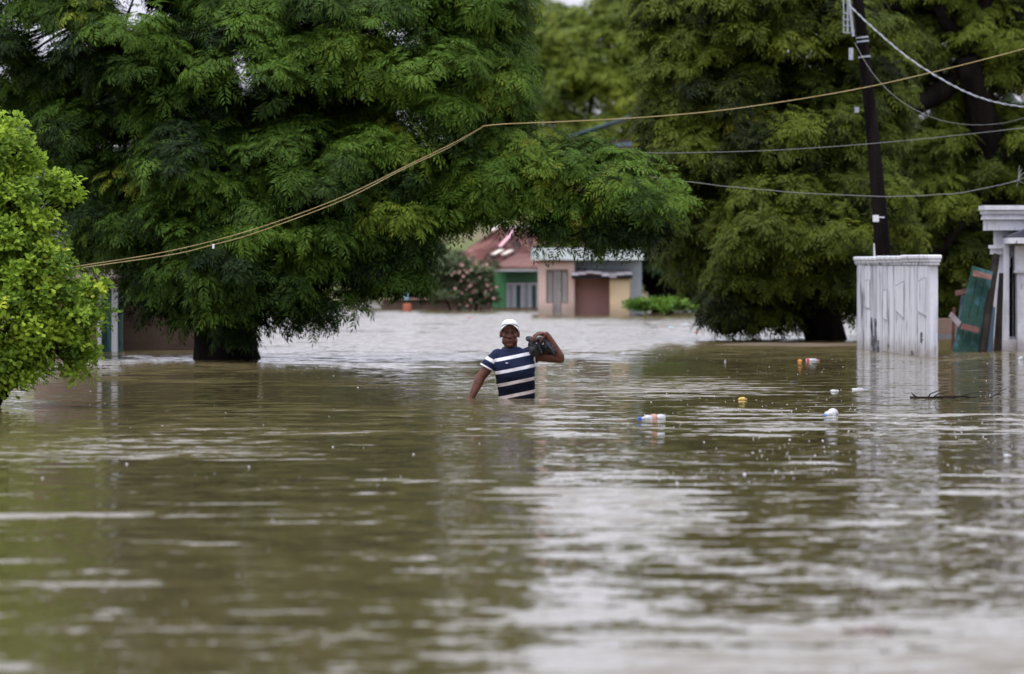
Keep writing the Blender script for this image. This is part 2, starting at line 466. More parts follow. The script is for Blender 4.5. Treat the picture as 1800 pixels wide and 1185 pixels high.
# big neem on the left
def left_keep(q):
    x, y = px_of(q)
    if x > 965 and y < 232 and q[1] > 0: return False
    if x > 770 and y > 398 and x < 950: return False
    if x > 640 and y > 505: return False
    if x > 930 and y < 225: return False
    if 925 < x and y > 470: return False
    if x < 225 and y > 470: return False
    if x < 560 and y < 190 and mnoise.noise(Vector((q[0] * 2.3, 3.3, q[2] * 2.3))) > .3: return False
    if y > 610: return False
    return True
DL = 49.0
bl = P(400, 630, DL)
lobesL = [(430, 330, 300, 220, .3, 1.9), (250, 210, 190, 200, .6, 1.6), (150, 400, 70, 70, .9, .9), (270, 440, 120, 110, .5, 1.2), (470, 470, 180, 100, -.9, 1.1),
          (640, 430, 150, 90, -.4, 1.2), (770, 230, 180, 180, 0, 1.5), (600, 60, 360, 150, .3, 2.1), (850, 120, 110, 130, .2, 1.1), (830, 20, 140, 90, .1, 1.2),
          (200, 40, 260, 150, .5, 1.9), (10, 100, 110, 100, .7, 1.2), (540, 0, 110, 70, .8, 1.2), (860, 310, 100, 80, -.3, 1.0), (1000, 330, 110, 70, -.4, .8), (1110, 335, 90, 60, -.5, .7),
          (1045, 402, 105, 40, -.4, .6), (1150, 370, 50, 45, -.5, .5), (400, -170, 330, 170, .6, 2.2), (760, -70, 150, 90, .3, 1.5), (120, -140, 240, 170, .8, 2),
          (560, 530, 80, 50, -.7, .7), (425, 550, 70, 45, -1.0, .6), (300, 530, 80, 50, .2, .9), (690, 480, 70, 35, -.5, .7), (350, 300, 110, 70, -1.3, .7),
          (560, 300, 130, 80, -1.3, .7), (420, 400, 130, 50, -1.5, .6), (660, 300, 90, 60, -1.1, .6), (700, 130, 120, 70, -1.0, .7), (450, 130, 120, 80, -1.2, .8), (250, 130, 110, 80, -1.0, .8)]
crotch = P(400, 540, DL)
T0 = [P(402, 790, DL), P(402, 640, DL), P(400, 600, DL), P(396, 565, DL), P(395, 530, DL), P(400, 480, DL)]
limL = []
for tx, ty, td, r0, bend in [(600, 380, -.4, .17, (.3, 0, .3)), (760, 240, 0, .2, (-.3, 0, .6)), (470, 200, .4, .2, (-.2, 0, .3)), (260, 200, .5, .2, (.4, 0, .4)),
                         (270, 440, .4, .12, (0, 0, .4)), (470, 470, -.8, .11, (0, -.2, .3)), (600, 40, .3, .16, (-.3, .2, .8)), (160, 30, .5, .15, (.5, 0, .5)),
                         (1120, 350, -.5, .14, (-.8, 0, .9)), (850, 60, .2, .13, (-.8, 0, .6)), (420, -150, .6, .16, (-.4, 0, 0)), (870, 320, -.3, .11, (-.6, 0, .6))]:
    e = P(tx, ty, DL); e.y += td
    limL.append((crotch + Vector((random.uniform(-.15, .15), random.uniform(-.1, .1), random.uniform(-.3, .05))), e, r0, .035, bend))
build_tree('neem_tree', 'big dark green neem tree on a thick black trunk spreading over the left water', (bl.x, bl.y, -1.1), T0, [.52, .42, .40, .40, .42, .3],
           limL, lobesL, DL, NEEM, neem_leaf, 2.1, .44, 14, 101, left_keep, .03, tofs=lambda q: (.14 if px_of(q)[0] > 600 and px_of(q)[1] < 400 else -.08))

# neem on the right, trunk beside the white wall
DR = 61.0
br = P(1450, 597, DR)
def right_keep(q):
    x, y = px_of(q)
    if y > 545 and x > 1405 and q[1] < DR + .3: return False
    if q[1] < 57.3 and 1470 < x < 1580: return False
    if x < 1225 and y > 500: return False
    if x < 1120: return False
    if x > 1700 and y > 330 and q[1] < 58: return False
    return True
lobesR = [(1330, 440, 120, 80, -.9, 1.2), (1420, 450, 110, 80, -1.1, 1.1), (1300, 520, 80, 50, -.4, 1.0), (1370, 550, 100, 28, .3, 1.0), (1230, 450, 50, 70, .3, 1.0),
          (1400, 370, 120, 70, -.8, 1.1), (1500, 480, 60, 60, .3, 1.0), (1270, 330, 120, 110, 0, 1.6), (1350, 240, 180, 120, 0, 1.8), (1460, 320, 120, 100, -.4, 1.4),
          (1220, 130, 120, 120, .5, 1.6), (1400, 80, 190, 120, .3, 1.9), (1330, 10, 230, 55, .5, 2.0), (1500, 200, 120, 110, .6, 1.4), (1190, 260, 70, 100, .3, 1.2),
          (1440, 540, 90, 30, .8, .8), (1530, 420, 80, 60, .9, .9)]
crR = P(1440, 520, DR)
limR = []
for tx, ty, td, r0, bend in [(1330, 440, -.8, .12, (0, 0, .5)), (1250, 320, 0, .14, (0, 0, .6)), (1400, 200, 0, .2, (.2, 0, 0)), (1220, 120, .4, .14, (.5, 0, 0)),
                             (1470, 300, -.3, .13, (.2, 0, 0)), (1400, 60, .3, .15, (-.2, 0, .2)), (1510, 470, .3, .1, (.2, 0, .3)), (1320, -20, .5, .13, (.3, 0, 0)), (1420, 460, -1, .09, (0, 0, .4))]:
    e = P(tx, ty, DR); e.y += td; limR.append((crR + Vector((random.uniform(-.1, .1), 0, random.uniform(-.2, .05))), e, r0, .03, bend))
build_tree('neem_tree', 'rounded olive green neem tree hanging to the water just left of the white wall', (br.x, br.y, -1.1),
           [P(1462, 730, DR), P(1456, 600, DR), P(1446, 570, DR), P(1438, 540, DR), P(1440, 490, DR)], [.33, .30, .29, .30, .24],
           limR, lobesR, DR, NEEM_R, neem_leaf_b, 1.9, .5, 14, 202, right_keep, .12, tofs=lambda q: (.1 if 330 < px_of(q)[1] < 520 else -.04))

# big spreading tree behind the white house on the right
D2 = 69.0
lobes2 = [(1650, 90, 150, 120, 0, 1.9), (1760, 75, 140, 95, .3, 1.9), (1760, 280, 130, 110, .2, 1.7), (1620, 320, 110, 110, -.3, 1.5), (1690, 440, 120, 80, 0, 1.4), (1600, 460, 90, 60, .3, 1.2),
          (1680, 0, 240, 55, .3, 2.1), (1830, 200, 110, 180, .2, 1.8), (1560, 230, 80, 110, .8, 1.3), (1640, 530, 80, 50, .3, 1.0), (1560, 60, 90, 120, .8, 1.4), (1780, 400, 90, 90, .5, 1.2)]
b2 = P(1745, 582, D2)
def keep2(q):
    x, y = px_of(q)
    if q[1] < D2 + .4 and 1585 < x < 1720 and 95 < y < 225 and abs((y - 215) + (x - 1590) * 1.1) < 26: return False
    return True
lim2 = []
for a, b, r0, r1, bend in [((1745, 300), (1700, 100), .3, .2, (0, 0, 0)), ((1705, 110), (1590, 212), .22, .12, (0, 0, .1)), ((1700, 100), (1650, 10), .2, .1, (0, 0, 0)),
                           ((1700, 100), (1760, -60), .2, .08, (0, 0, 0)), ((1640, 30), (1470, 10), .1, .06, (0, 0, .1)), ((1480, 20), (1575, 170), .09, .05, (.2, 0, 0)), ((1745, 320), (1660, 440), .12, .05, (0, 0, .2)), ((1745, 320), (1800, 250), .12, .05, (0, 0, .2))]:
    A = P(*a, D2 - 1.0); B = P(*b, D2 - 1.6); lim2.append((A, B, r0, r1, bend))
build_tree('rain_tree', 'tall tree with crooked black limbs behind the white house on the right', (b2.x, b2.y, -1.1),
           [P(1745, 730, D2), P(1745, 560, D2), P(1748, 430, D2 - .4), P(1742, 290, D2 - 1)], [.42, .36, .32, .28], lim2, lobes2, D2, NEEM_R, neem_leaf_b, 1.4, .52, 13, 303, keep2, .07)

# trees beyond the houses
def far_tree(name, label, x, D, lobes, mat, seed, dens=.55, clump=.85, per=9, young=.1, group='trees beyond the houses', tp=None):
    zg = -1.1 if D < 98 else -1.1 + (D - 98) * .045
    base = P(x, HOR, D); base.z = zg
    top = P(lobes[0][0], lobes[0][1], D)
    lim = [(base + (top - base) * .35, P(l[0], l[1], D) + Vector((0, l[4], 0)), .18, .05, (0, 0, .3)) for l in lobes[:5]]
    return build_tree(name, label, base, [base - Vector((0, 0, .3)), base + (top - base) * .2, base + (top - base) * .5], [.42, .34, .24], lim, lobes, D, tp or NEEM_F, mat, dens, clump, per, seed,
                      None, young, True, 'tree', group)
far_tree('far_tree', 'blurred yellow green tree seen between the two big crowns', 1010, 175,
         [(1010, 190, 90, 100, 0, 2.2), (1060, 90, 80, 90, 0, 2.2), (960, 260, 70, 60, -.5, 1.8), (1090, 260, 70, 70, -.3, 1.8), (960, 110, 60, 90, .5, 1.8), (1010, 330, 90, 50, 0, 1.8), (1120, 30, 80, 70, .3, 1.8), (1130, 180, 70, 100, 0, 1.8)], far_leaf, 401, .34, 1.4, 9, .16, tp=NEEM_X)
far_tree('far_tree', 'tall blurred tree above the rusty roof, behind the yellow green one', 900, 200,
         [(900, 100, 100, 80, 0, 3), (980, 70, 90, 70, 0, 3), (900, 210, 90, 90, 0, 2.5), (820, 100, 90, 120, 0, 3), (960, 180, 90, 80, 0, 2), (900, 310, 110, 50, 1, 2)], far_leaf, 402, .28, 1.5, 9, tp=NEEM_X)
far_tree('far_tree', 'dark evergreen tree at the right end of the pink house', 1165, 93,
         [(1165, 460, 42, 70, .6, 1.2), (1200, 500, 40, 50, 1, 1.0), (1150, 380, 60, 60, 1.2, 1.4), (1200, 420, 60, 60, 1.5, 1.3), (1135, 480, 20, 40, 1.5, .8)], dark_leaf, 403, dens=1.2, clump=.5, per=9)
far_tree('far_tree', 'dark tree filling the view behind the left neem trunk', 480, 140,
         [(480, 380, 150, 110, 0, 2.4), (620, 430, 110, 80, 0, 2), (360, 420, 120, 90, 0, 2), (560, 250, 150, 120, 1, 2.4), (690, 470, 70, 50, -.5, 1.4), (720, 380, 60, 70, 1, 1.6), (420, 230, 150, 120, 1, 2.4)], dark_leaf, 404, .3, 1.2, 9, tp=NEEM_X)
far_tree('far_tree', 'dark tree behind the left house and the leafy bush', 130, 90,
         [(130, 330, 150, 120, 0, 2.2), (260, 420, 120, 90, 0, 2), (20, 300, 120, 130, 0, 2), (200, 200, 160, 110, 1, 2.2)], dark_leaf, 405, dens=.45)
far_tree('far_tree', 'broad olive tree behind the right neem and the power pole', 1430, 140,
         [(1430, 300, 140, 120, 0, 2.4), (1320, 380, 120, 90, 0, 2.2), (1550, 380, 120, 100, 0, 2.2), (1450, 460, 150, 60, 0, 2), (1300, 200, 130, 110, .5, 2.2), (1600, 500, 110, 50, 0, 2), (1250, 490, 50, 50, 0, 1.2)], far_leaf, 406, .28, 1.2, 9, tp=NEEM_X)
far_tree('far_tree', 'olive tree close behind the roof of the pink house', 1060, 112,
         [(1045, 385, 80, 42, 0, 1.8), (1110, 390, 60, 42, 0, 1.6), (985, 405, 45, 30, .3, 1.3), (1140, 360, 50, 50, .5, 1.6)], far_leaf, 408, .6, .8, 9)
far_tree('far_tree', 'tree at the far right edge behind the tall tree', 1740, 108,
         [(1740, 330, 150, 130, 0, 2.4), (1650, 430, 110, 90, 0, 2), (1800, 450, 110, 90, 0, 2), (1720, 200, 140, 110, .5, 2.2)], dark_leaf, 407, dens=.45)

# leafy yellow green bush at the left edge
DB = 33.0
lobesB = [(-60, 330, 100, 110, 0, .6), (-10, 290, 55, 80, -.2, .4), (30, 400, 62, 75, -.2, .45), (65, 490, 66, 66, -.2, .45), (100, 550, 66, 55, -.2, .4), (20, 570, 90, 70, -.3, .45),
          (20, 640, 80, 42, -.2, .4), (-40, 480, 110, 110, -.1, .5), (115, 610, 40, 28, -.1, .25), (-30, 660, 60, 36, -.2, .35), (50, 300, 26, 24, 0, .15), (30, 240, 26, 30, -.1, .14), (85, 345, 30, 10, 0, .1), (112, 352, 14, 8, 0, .07),
          (100, 330, 10, 12, 0, .06), (150, 505, 26, 20, -.1, .12), (175, 525, 18, 14, -.15, .09), (170, 560, 22, 14, -.1, .1), (155, 630, 16, 10, 0, .08), (130, 655, 22, 9, 0, .08), (110, 465, 20, 18, 0, .1), (85, 415, 18, 18, 0, .1), (10, 685, 30, 16, -.1, .15), (60, 660, 28, 14, -.1, .12)]
bb = P(-80, HOR, DB)
def keepB(q):
    x, y = px_of(q)
    return y < 712 and not (y < 245 and x > 75)
limB = [(Vector((bb.x, DB, -.6)), P(x, y, DB) + Vector((0, .1, 0)), .05, .012, (0, 0, .1)) for x, y in ((-40, 330), (30, 420), (70, 500), (100, 570), (30, 620), (-20, 480), (-30, 640))]
build_tree('leafy_bush', 'bright yellow green leafy bush leaning in from the left edge', (bb.x, DB, -1.1), [Vector((bb.x, DB, -1.15)), Vector((bb.x, DB, -.8)), Vector((bb.x + .03, DB, -.45))], [.07, .065, .06],
           limB, lobesB, DB, BUSHT, bush_leaf, 27, .13, 9, 505, keepB, .25, True, 'bush', tofs=lambda q: .04)

exec_after = []
# ------------------------------------------------------------------ houses
def rect(bm, x0, y0, x1, y1, D, depth, front=0.0):
    """box whose front face covers the photograph rectangle at distance D"""
    a = P(x0, y1, D); b = P(x1, y0, D); box(bm, a.x, b.x, D - front, D + depth, a.z, b.z)
def part(name, mat, parent, *rects):
    bm = bmesh.new()
    for r_ in rects: rect(bm, *r_)
    return bobj(name, bm, mat, parent)
UNDER = 640   # row well below the water line at the houses

pink = surf('pink_plaster', (0.66, 0.47, 0.41), .9, (0.56, 0.41, 0.36), (1.5, 1.5, 1.5), .4, .65, bump=.3, tide=(1.3, .12, (.3, .24, .2)))
greyblue = surf('grey_blue_plaster', (0.36, 0.42, 0.48), .9, (0.42, 0.47, 0.52), (1.2, 1.2, 3), bump=.2)
paleslab = surf('pale_slab', (0.60, 0.66, 0.64), .85, (0.45, 0.5, 0.5), (2, 2, 5), .5, .7)
yellow = surf('ochre_plaster', (0.74, 0.57, 0.36), .9, (0.64, 0.48, 0.3), (2, 2, 2), tide=(1.3, .12, (.36, .28, .2)))
maroon = surf('maroon_wall', (0.40, 0.22, 0.20), .9, (0.33, 0.19, 0.175), (1.4, 1.4, 1.4))
greyshut = surf('grey_shutter', (0.33, 0.31, 0.30), .7, (0.42, 0.39, 0.37), (3, 3, 1), .45, .6)
darkgrey = surf('dark_opening', (0.06, 0.065, 0.07), .6)
rust = surf('rusty_tin', (0.13, 0.05, 0.04), .9, (0.26, 0.13, 0.11), (1.6, 1.2, 1.2), .44, .56, bump=.2, bscale=8, col3=(.06, .032, .03), scale3=(4.5, .6, .6), lo3=.49, hi3=.58)
palerust = surf('faded_red_tin', (0.26, 0.15, 0.13), .85, (0.19, 0.085, 0.075), (1.2, 3, 1))
palepink = surf('pink_sheet', (0.62, 0.36, 0.40), .6)
creamsheet = surf('cream_sheet', (0.62, 0.58, 0.5), .7)
white = surf('white_paint', (0.74, 0.74, 0.77), .7, (0.62, 0.62, 0.66), (3, 3, 3), .45, .7)
green = surf('green_wall', (0.07, 0.25, 0.10), .85, (0.08, 0.21, 0.10), (1.5, 1.5, 1.5))
dgreen = surf('dark_green_wall', (0.06, 0.15, 0.09), .85)
teal = surf('teal_paint', (0.09, 0.22, 0.2), .75, (0.05, 0.13, 0.12), (9, 9, 3), .45, .6)
grille = surf('white_grille', (0.50, 0.50, 0.55), .6)
blackiron = surf('dark_tin', (0.025, 0.026, 0.03), .7)
greytin = surf('grey_tin', (0.36, 0.34, 0.37), .5, (0.26, 0.24, 0.26), (2, 4, 1), .4, .6)
brownwall = surf('brown_wall', (0.085, 0.058, 0.045), .95, (0.13, 0.09, 0.07), (2, 2, 2), bump=.5)
adobe = surf('tan_wall', (0.36, 0.25, 0.20), .95, (0.27, 0.19, 0.15), (2, 2, 2), .4, .6, bump=.4)
tanroof = surf('tan_tin', (0.24, 0.19, 0.165), .9, (0.16, 0.12, 0.1), (2, 6, 2))
greywall = surf('grey_wall', (0.3, 0.3, 0.32), .9, (.24, .24, .25), (2, 2, 2))

DH = 90.0
hp = P(1030, HOR, DH)
h = empty('pink_house', (hp.x, DH, -1.1))
tag(h, 'pink house with flat pale roof slab and ochre porch beyond the wading man', 'house')
w = part('wall', pink, h, (947, 458, 960, UNDER, DH, .35), (999, 458, 1010, UNDER, DH, .35), (960, 458, 999, 474, DH, .35), (960, 533, 972, UNDER, DH, .35), (987, 533, 999, UNDER, DH, .35),
         (948, 458, 1009, UNDER, DH + .35, 5))
part('shutter', greyshut, w, (961, 475, 971, 532, DH + .12, .05))
part('shutter', greyshut, w, (988, 475, 998, 532, DH + .12, .05))
dr = part('door', greyshut, w, (972.5, 475, 986.5, UNDER, DH + .08, .05))
for k in range(3):
    part('slat', greyshut, dr, (974.5 + k * 3.8, 478, 976.5 + k * 3.8, 545, DH + .05, .03))
part('lintel', rust, w, (947, 456.5, 1009, 460, DH - .12, .12))
part('upper_wall', greyblue, h, (1010.5, 459, 1128, UNDER, DH + .5, 4))
for x in (1014, 1025):
    part('vent', darkgrey, h, (x, 471, x + 7, 476, DH + .47, .03))
part('roof_slab', paleslab, h, (936, 436, 1131, 457, DH - .2, 6.1))
part('porch_wall', maroon, h, (1010.5, 480, 1073, UNDER, DH + .3, .15))
part('porch_pillar', yellow, h, (1072, 487, 1106, UNDER, DH - .3, 1.3))
part('porch_end_wall', yellow, h, (1106.2, 487, 1108, UNDER, DH - .1, 1.2))
# porch awning: corrugated tin sheets with a ragged front edge
for k in range(8):
    x0 = 1004 + k * 13.4; x1 = x0 + 13.2; sag = [0, .02, .05, .03, -.02, -.05, .0, .02][k]
    a = P(x0, 484, DH - .5); b = P(x1, 484, DH - .5)
    bm = bmesh.new(); n = 8; z0 = a.z + sag; z1 = P(0, 474, DH).z
    ring = []
    for i in range(n + 1):
        x = a.x + (b.x - a.x) * i / n; wv = .012 * math.sin(i * math.pi)
        dz = .018 * (i % 2)
        ring.append(((x, DH - .55, z0 + dz), (x, DH + .48, z1 + dz), (x, DH + .48, z1 + dz - .012), (x, DH - .55, z0 + dz - .012)))
    vv = [[bm.verts.new(p) for p in q] for q in ring]
    for p_, q_ in zip(vv, vv[1:]):
        for j in range(4): bm.faces.new((p_[j], q_[j], q_[(j + 1) % 4], p_[(j + 1) % 4]))
    bobj('awning_sheet', bm, greytin, h)
part('awning_beam', blackiron, h, (1005, 484, 1112, 490, DH - .42, .12))

g = empty('green_house', (P(905, HOR, 100).x, 100, -1.1))
tag(g, 'green house with rusty red tin roof and white shutters beside the oleander', 'house')
DG = 100.0
part('wall', green, g, (866, 474, 890, UNDER, DG + .3, 5))
part('wall', dgreen, g, (890.2, 474, 946, 496, DG + .3, 5))
part('back_wall', dgreen, g, (890.2, 496.2, 946, UNDER, DG + .7, 4))
for k in range(4):
    x = 891 + k * 13.6
    s_ = part('shutter', grille, g, (x, 497.5, x + 2.4, UNDER, DG + .3, .08), (x + 10.6, 497.5, x + 13, UNDER, DG + .3, .08), (x + 2.5, 497.5, x + 10.5, 501, DG + .3, .08))
    part('shutter_panel', grille if k % 2 == 0 else teal, s_, (x + 3, 502, x + 6.2, UNDER, DG + .36, .04))
    part('shutter_panel', darkgrey if k % 2 else grille, s_, (x + 6.8, 502, x + 10, UNDER, DG + .38, .04))
part('fascia', white, g, (866, 470.5, 948, 477, DG - .35, .15))
part('low_wall', brownwall, g, (866, 541, 948, UNDER, DG - .5, .2))
# lower faded roof and upper rusty roof: sloping corrugated sheets
def roof_plane(parent, mat, c00, c10, c11, c01, n, name='roof_sheet', thick=.03, amp=.03):
    """c00-c10 eave, c01-c11 ridge; n sheets side by side, each its own object, ribs as geometry"""
    for k in range(n):
        bm = bmesh.new(); m = 6; rows = []
        for i in range(m + 1):
            t = (k + .01 + .98 * i / m) / n
            a = Vector(c00).lerp(Vector(c10), t); b = Vector(c01).lerp(Vector(c11), t)
            up = Vector((0, 0, amp * (i % 2) + .004 * ((k * 7) % 5)))
            rows.append([bm.verts.new(p) for p in (a + up, b + up, b + up - Vector((0, 0, thick)), a + up - Vector((0, 0, thick)))])
        for p_, q_ in zip(rows, rows[1:]):
            for j in range(4): bm.faces.new((p_[j], q_[j], q_[(j + 1) % 4], p_[(j + 1) % 4]))
        bm.faces.new(rows[0]); bm.faces.new(rows[-1][::-1])
        bobj(name, bm, mat, parent)
roof_plane(g, palerust, P(866, 471, DG - .4), P(950, 471, DG - .4), P(958, 447, DG + 2.2), P(905, 449, DG + 2.2), 6)
up = empty('roof', (0, 0, 0)); up.parent = g
up.location = (0, 0, 0)
roof_plane(g, rust, P(836, 474, DG + .5), P(925, 470, DG + 1.5), P(952, 404, DG + 6), P(893, 400, DG + 6), 9, 'upper_roof_sheet')
roof_plane(g, rust, P(805, 449, DG + 4.6), P(836, 472, DG + .6), P(894, 400, DG + 6), P(880, 399, DG + 6.4), 5, 'upper_roof_sheet')
bpy.data.objects.remove(up)
part('upper_wall', adobe, g, (812, 452, 866, UNDER, DG + 4.8, 3))
def strip(name, mat, parent, a, b, wd, lift):
    a = P(*a); b = P(*b); bm = bmesh.new(); s_ = Vector((wd, 0, 0)); l = Vector((0, -.06, lift))
    prism(bm, [a + l, a + s_ + l, b + s_ + l, b + l], (0, 0, -.03)); return bobj(name, bm, mat, parent)
strip('ridge_sheet', palepink, g, (876, 437, DG + 2.7), (906, 404, DG + 5.7), .09, .07)
strip('patch_sheet', creamsheet, g, (863, 451, DG + 1.9), (878, 443, DG + 2.6), .12, .07)
strip('patch_sheet', creamsheet, g, (881, 451, DG + 2.1), (895, 444, DG + 2.7), .12, .07)
strip('patch_sheet', creamsheet, g, (860, 410, DG + 5.2), (872, 404, DG + 5.7), .12, .09)
part('ridge_cap', creamsheet, g, (886, 397.5, 952, 401, DG + 5.9, .3))

yw = empty('yard_wall', (P(770, HOR, 99).x, 99, -1.1)); tag(yw, 'low brown yard wall along the far water under the oleander', 'wall')
part('wall_body', brownwall, yw, (672, 527, 864, UNDER, 99, .25))
part('coping', adobe, yw, (671, 524.5, 864.5, 527, 98.94, .37))

# far house with a blue roof, between the crowns
fh = empty('blue_roof_house', (P(1060, HOR, 150).x, 150, 1.2)); tag(fh, 'far house with pale blue tin roof edges glimpsed between the crowns', 'house')
part('wall', brownwall, fh, (1010, 245, 1110, 520, 150.5, 5))
def beam(name, mat, parent, a, b, hgt, dep):
    a = P(*a); b = P(*b); bm = bmesh.new(); prism(bm, [a, b, b - Vector((0, 0, hgt)), a - Vector((0, 0, hgt))], (0, dep, 0)); return bobj(name, bm, mat, parent)
bluetin = surf('blue_tin', (0.12, 0.18, 0.24), .6)
beam('roof_edge', bluetin, fh, (1000, 238, 150), (1108, 203, 150), .05, 6)
beam('eave', bluetin, fh, (1045, 256, 149.8), (1112, 250, 149.8), .1, .3)

# left house behind the bush
lh = empty('teal_house', (P(190, HOR, 53).x, 53, -1.1)); tag(lh, 'tan house with teal doors and white posts behind the leafy bush', 'house')
DLH = 53.0
part('wall', adobe, lh, (60, 470, 172, 740, DLH + .3, 4))
part('side_wall', brownwall, lh, (216, 505, 345, 740, DLH + .9, 3))
part('post', white, lh, (196, 500, 206, 740, DLH - .1, .14)); part('post', white, lh, (171, 500, 178, 740, DLH - .1, .14))
for x0, x1 in ((178.5, 186.5), (187, 195.5), (206.5, 214.5)):
    dd = part('door', teal, lh, (x0, 512, x1, 740, DLH, .06))
    part('door_panel', teal, dd, (x0 + 1.5, 520, x1 - 1.5, 555, DLH - .02, .02), (x0 + 1.5, 562, x1 - 1.5, 600, DLH - .02, .02))
part('header', adobe, lh, (170, 486, 216, 512, DLH + .1, .3))
roof_plane(lh, tanroof, P(40, 492, DLH - .4), P(226, 492, DLH - .4), P(210, 455, DLH + 2), P(40, 455, DLH + 2), 7)
part('upper_wall', greywall, lh, (40, 290, 118, 480, DLH + 2.2, 3))
mw = empty('brown_wall', (P(290, HOR, 60).x, 60, -1.1)); tag(mw, 'rough brown wall at the waterline behind the left neem trunk', 'wall')
part('wall_body', brownwall, mw, (150, 548, 352, 740, 60.2, .3)); part('coping', adobe, mw, (149, 544, 353, 548, 60.14, .42))

# ------------------------------------------------------------------ white boundary wall in steep perspective
wb = Vector((P(1635, HOR, 50.0).x, 50.0, 0)); wa = Vector((P(1507, HOR, 55.0).x, 55.0, 0))
wdir = (wa - wb).normalized(); wlen = (wa - wb).length; wnor = Vector((-wdir.y, wdir.x, 0))
if wnor.x > 0: wnor = -wnor
def wall_t(px):
    """distance along the wall at which the sight line through column px meets it"""
    k = (px - 900) / F; return (k * wb.y - wb.x) / (wdir.x - k * wdir.y)
WM = Matrix((( wdir.x, wnor.x, 0, wb.x), (wdir.y, wnor.y, 0, wb.y), (0, 0, 1, 0), (0, 0, 0, 1)))   # along, out, up
whitewash = surf('weathered_whitewash', (0.66, 0.67, 0.73), .85, (0.36, 0.37, 0.44), (6, 6, .8), .47, .66, bump=.35, bscale=14,
                 col3=(.12, .12, .14), scale3=(5, 5, .9), lo3=.54, hi3=.63, tide=(1.2, .12, (.27, .23, .2)))
whiteclean = surf('whitewash_light', (0.74, 0.75, 0.8), .85, (0.42, 0.43, 0.5), (7, 7, .8), .5, .7, bump=.35, bscale=14,
                  col3=(.2, .2, .22), scale3=(6, 6, 1.1), lo3=.6, hi3=.69, tide=(1.2, .12, (.27, .23, .2)))
gap_shade_mat = surf('gap_shade', (.2, .2, .23), .95, (.42, .42, .47), (9, 9, 9), .45, .6)  # shadow tone for the strips along the raised plates
gate = empty('white_wall', (wb.x, wb.y, -1.1)); tag(gate, 'weathered white boundary wall with moulded top and raised panels, standing in the water', 'wall')
def wpiece(name, mat, t0, t1, o0, o1, z0, z1, bevel=0.0):
    bm = bmesh.new(); box(bm, t0, t1, o0, o1, z0, z1, WM, bevel); return bobj(name, bm, mat, gate)
ztop = 1.155
wpiece('wall_body', whitewash, 0, wlen, -.10, 0, -1.1, ztop)
def Z5(v): return 430 + v / 5.385
def X5(v): return 1480 + v / 5.385
cols = [832, 812, 742, 722, 692, 642, 602, 590, 527, 512, 492, 457, 437, 404, 387, 342, 272, 238, 215, 150]
prd = [v * .32 for v in (.012, .03, .02, .05, .015, .04, .02, .03, .05, .015, .04, .015, .03, .02, .045, .01, .04, .02, .045)]
for i in range(len(cols) - 1):
    t0, t1 = wall_t(X5(cols[i])), wall_t(X5(cols[i + 1]))
    wpiece('panel_strip', whiteclean if i % 3 else whitewash, t0 + .012, t1 - .012, .0, prd[i], -1.1, ztop - .004 * (i % 3) - .004, .006)
# raised slanted plates
for (xl, xr, tl, tr, bl_, br_) in ((732, 806, 352, 316, 625, 672), (524, 596, 392, 352, 622, 690), (404, 436, 440, 428, 692, 716), (230, 272, 345, 335, 590, 600)):
    tL, tR = wall_t(X5(xl)), wall_t(X5(xr)); bm = bmesh.new(); pts = []
    for t, v in ((tL, tl), (tR, tr), (tR, br_), (tL, bl_)):
        D = (WM @ Vector((t, 0, 0))).y; z = CAM_H + (HOR - Z5(v)) / F * D
        pts.append(WM @ Vector((t, .014, z)))
    prism(bm, pts, wnor * .008); rp = bobj('raised_plate', bm, whiteclean, gate)
    for i0, i1, up_ in ((0, 1, 1), (3, 2, -1)):
        bm = bmesh.new(); h_ = Vector((0, 0, .008 * up_)); prism(bm, [pts[i0], pts[i1], pts[i1] + h_, pts[i0] + h_], wnor * .009); bobj('gap_shade_strip', bm, gap_shade_mat, rp)  # proud dark strips paint the gap shadows along the plate's slanted edges
# places where the whitewash has peeled to dark plaster
peeled = surf('peeled_plaster', (.07, .07, .08), .95, (.24, .24, .27), (14, 14, 5), .45, .6, bump=.5)
rp_ = random.Random(4)
for (xl, xr, vt, vb) in ((284, 296, 690, 960), (318, 330, 700, 985), (300, 312, 860, 1000), (346, 366, 905, 1050), (446, 455, 940, 972), (668, 684, 1005, 1050), (756, 770, 830, 930), (398, 428, 1010, 1026)):
    bm = bmesh.new(); lft, rgt = [], []
    for i in range(7):
        v = vt + (vb - vt) * i / 6; wob_ = (xr - xl) * .35
        for side, lst in ((xl, lft), (xr, rgt)):
            t = wall_t(X5(side + rp_.uniform(-wob_, wob_) * (1 if 0 < i < 6 else .2))); D = (WM @ Vector((t, 0, 0))).y
            lst.append(WM @ Vector((t, .0175, CAM_H + (HOR - Z5(v)) / F * D)))
    prism(bm, lft + rgt[::-1], wnor * .002); bobj('peeled_patch', bm, peeled, gate)
# moulded top, three courses, broken into lengths
for k, (a, b) in enumerate(((-.06, 1.72), (1.73, 3.4), (3.41, wlen + .06))):
    dz = [.006, -.004, -.012][k]
    wpiece('moulding', whitewash, a, b, -.112, .02, ztop, ztop + .035 + dz, .006)
    wpiece('moulding', whiteclean, a - .015 * (k == 0), b, -.122, .032, ztop + .0352 + dz, ztop + .07 + dz, .006)
    wpiece('coping', whiteclean, a - .03 * (k == 0), b, -.135, .048, ztop + .0702 + dz, ztop + .125 + dz, .012)
pp = P(1538, 470, 58); bm = bmesh.new(); tube(bm, [(pp.x, 58, -1.1), (pp.x, 58, P(0, 428, 58).z)], .022, 8)
tag(bobj('white_pipe', bm, white), 'thin white pipe sticking up behind the white wall', 'pipe')

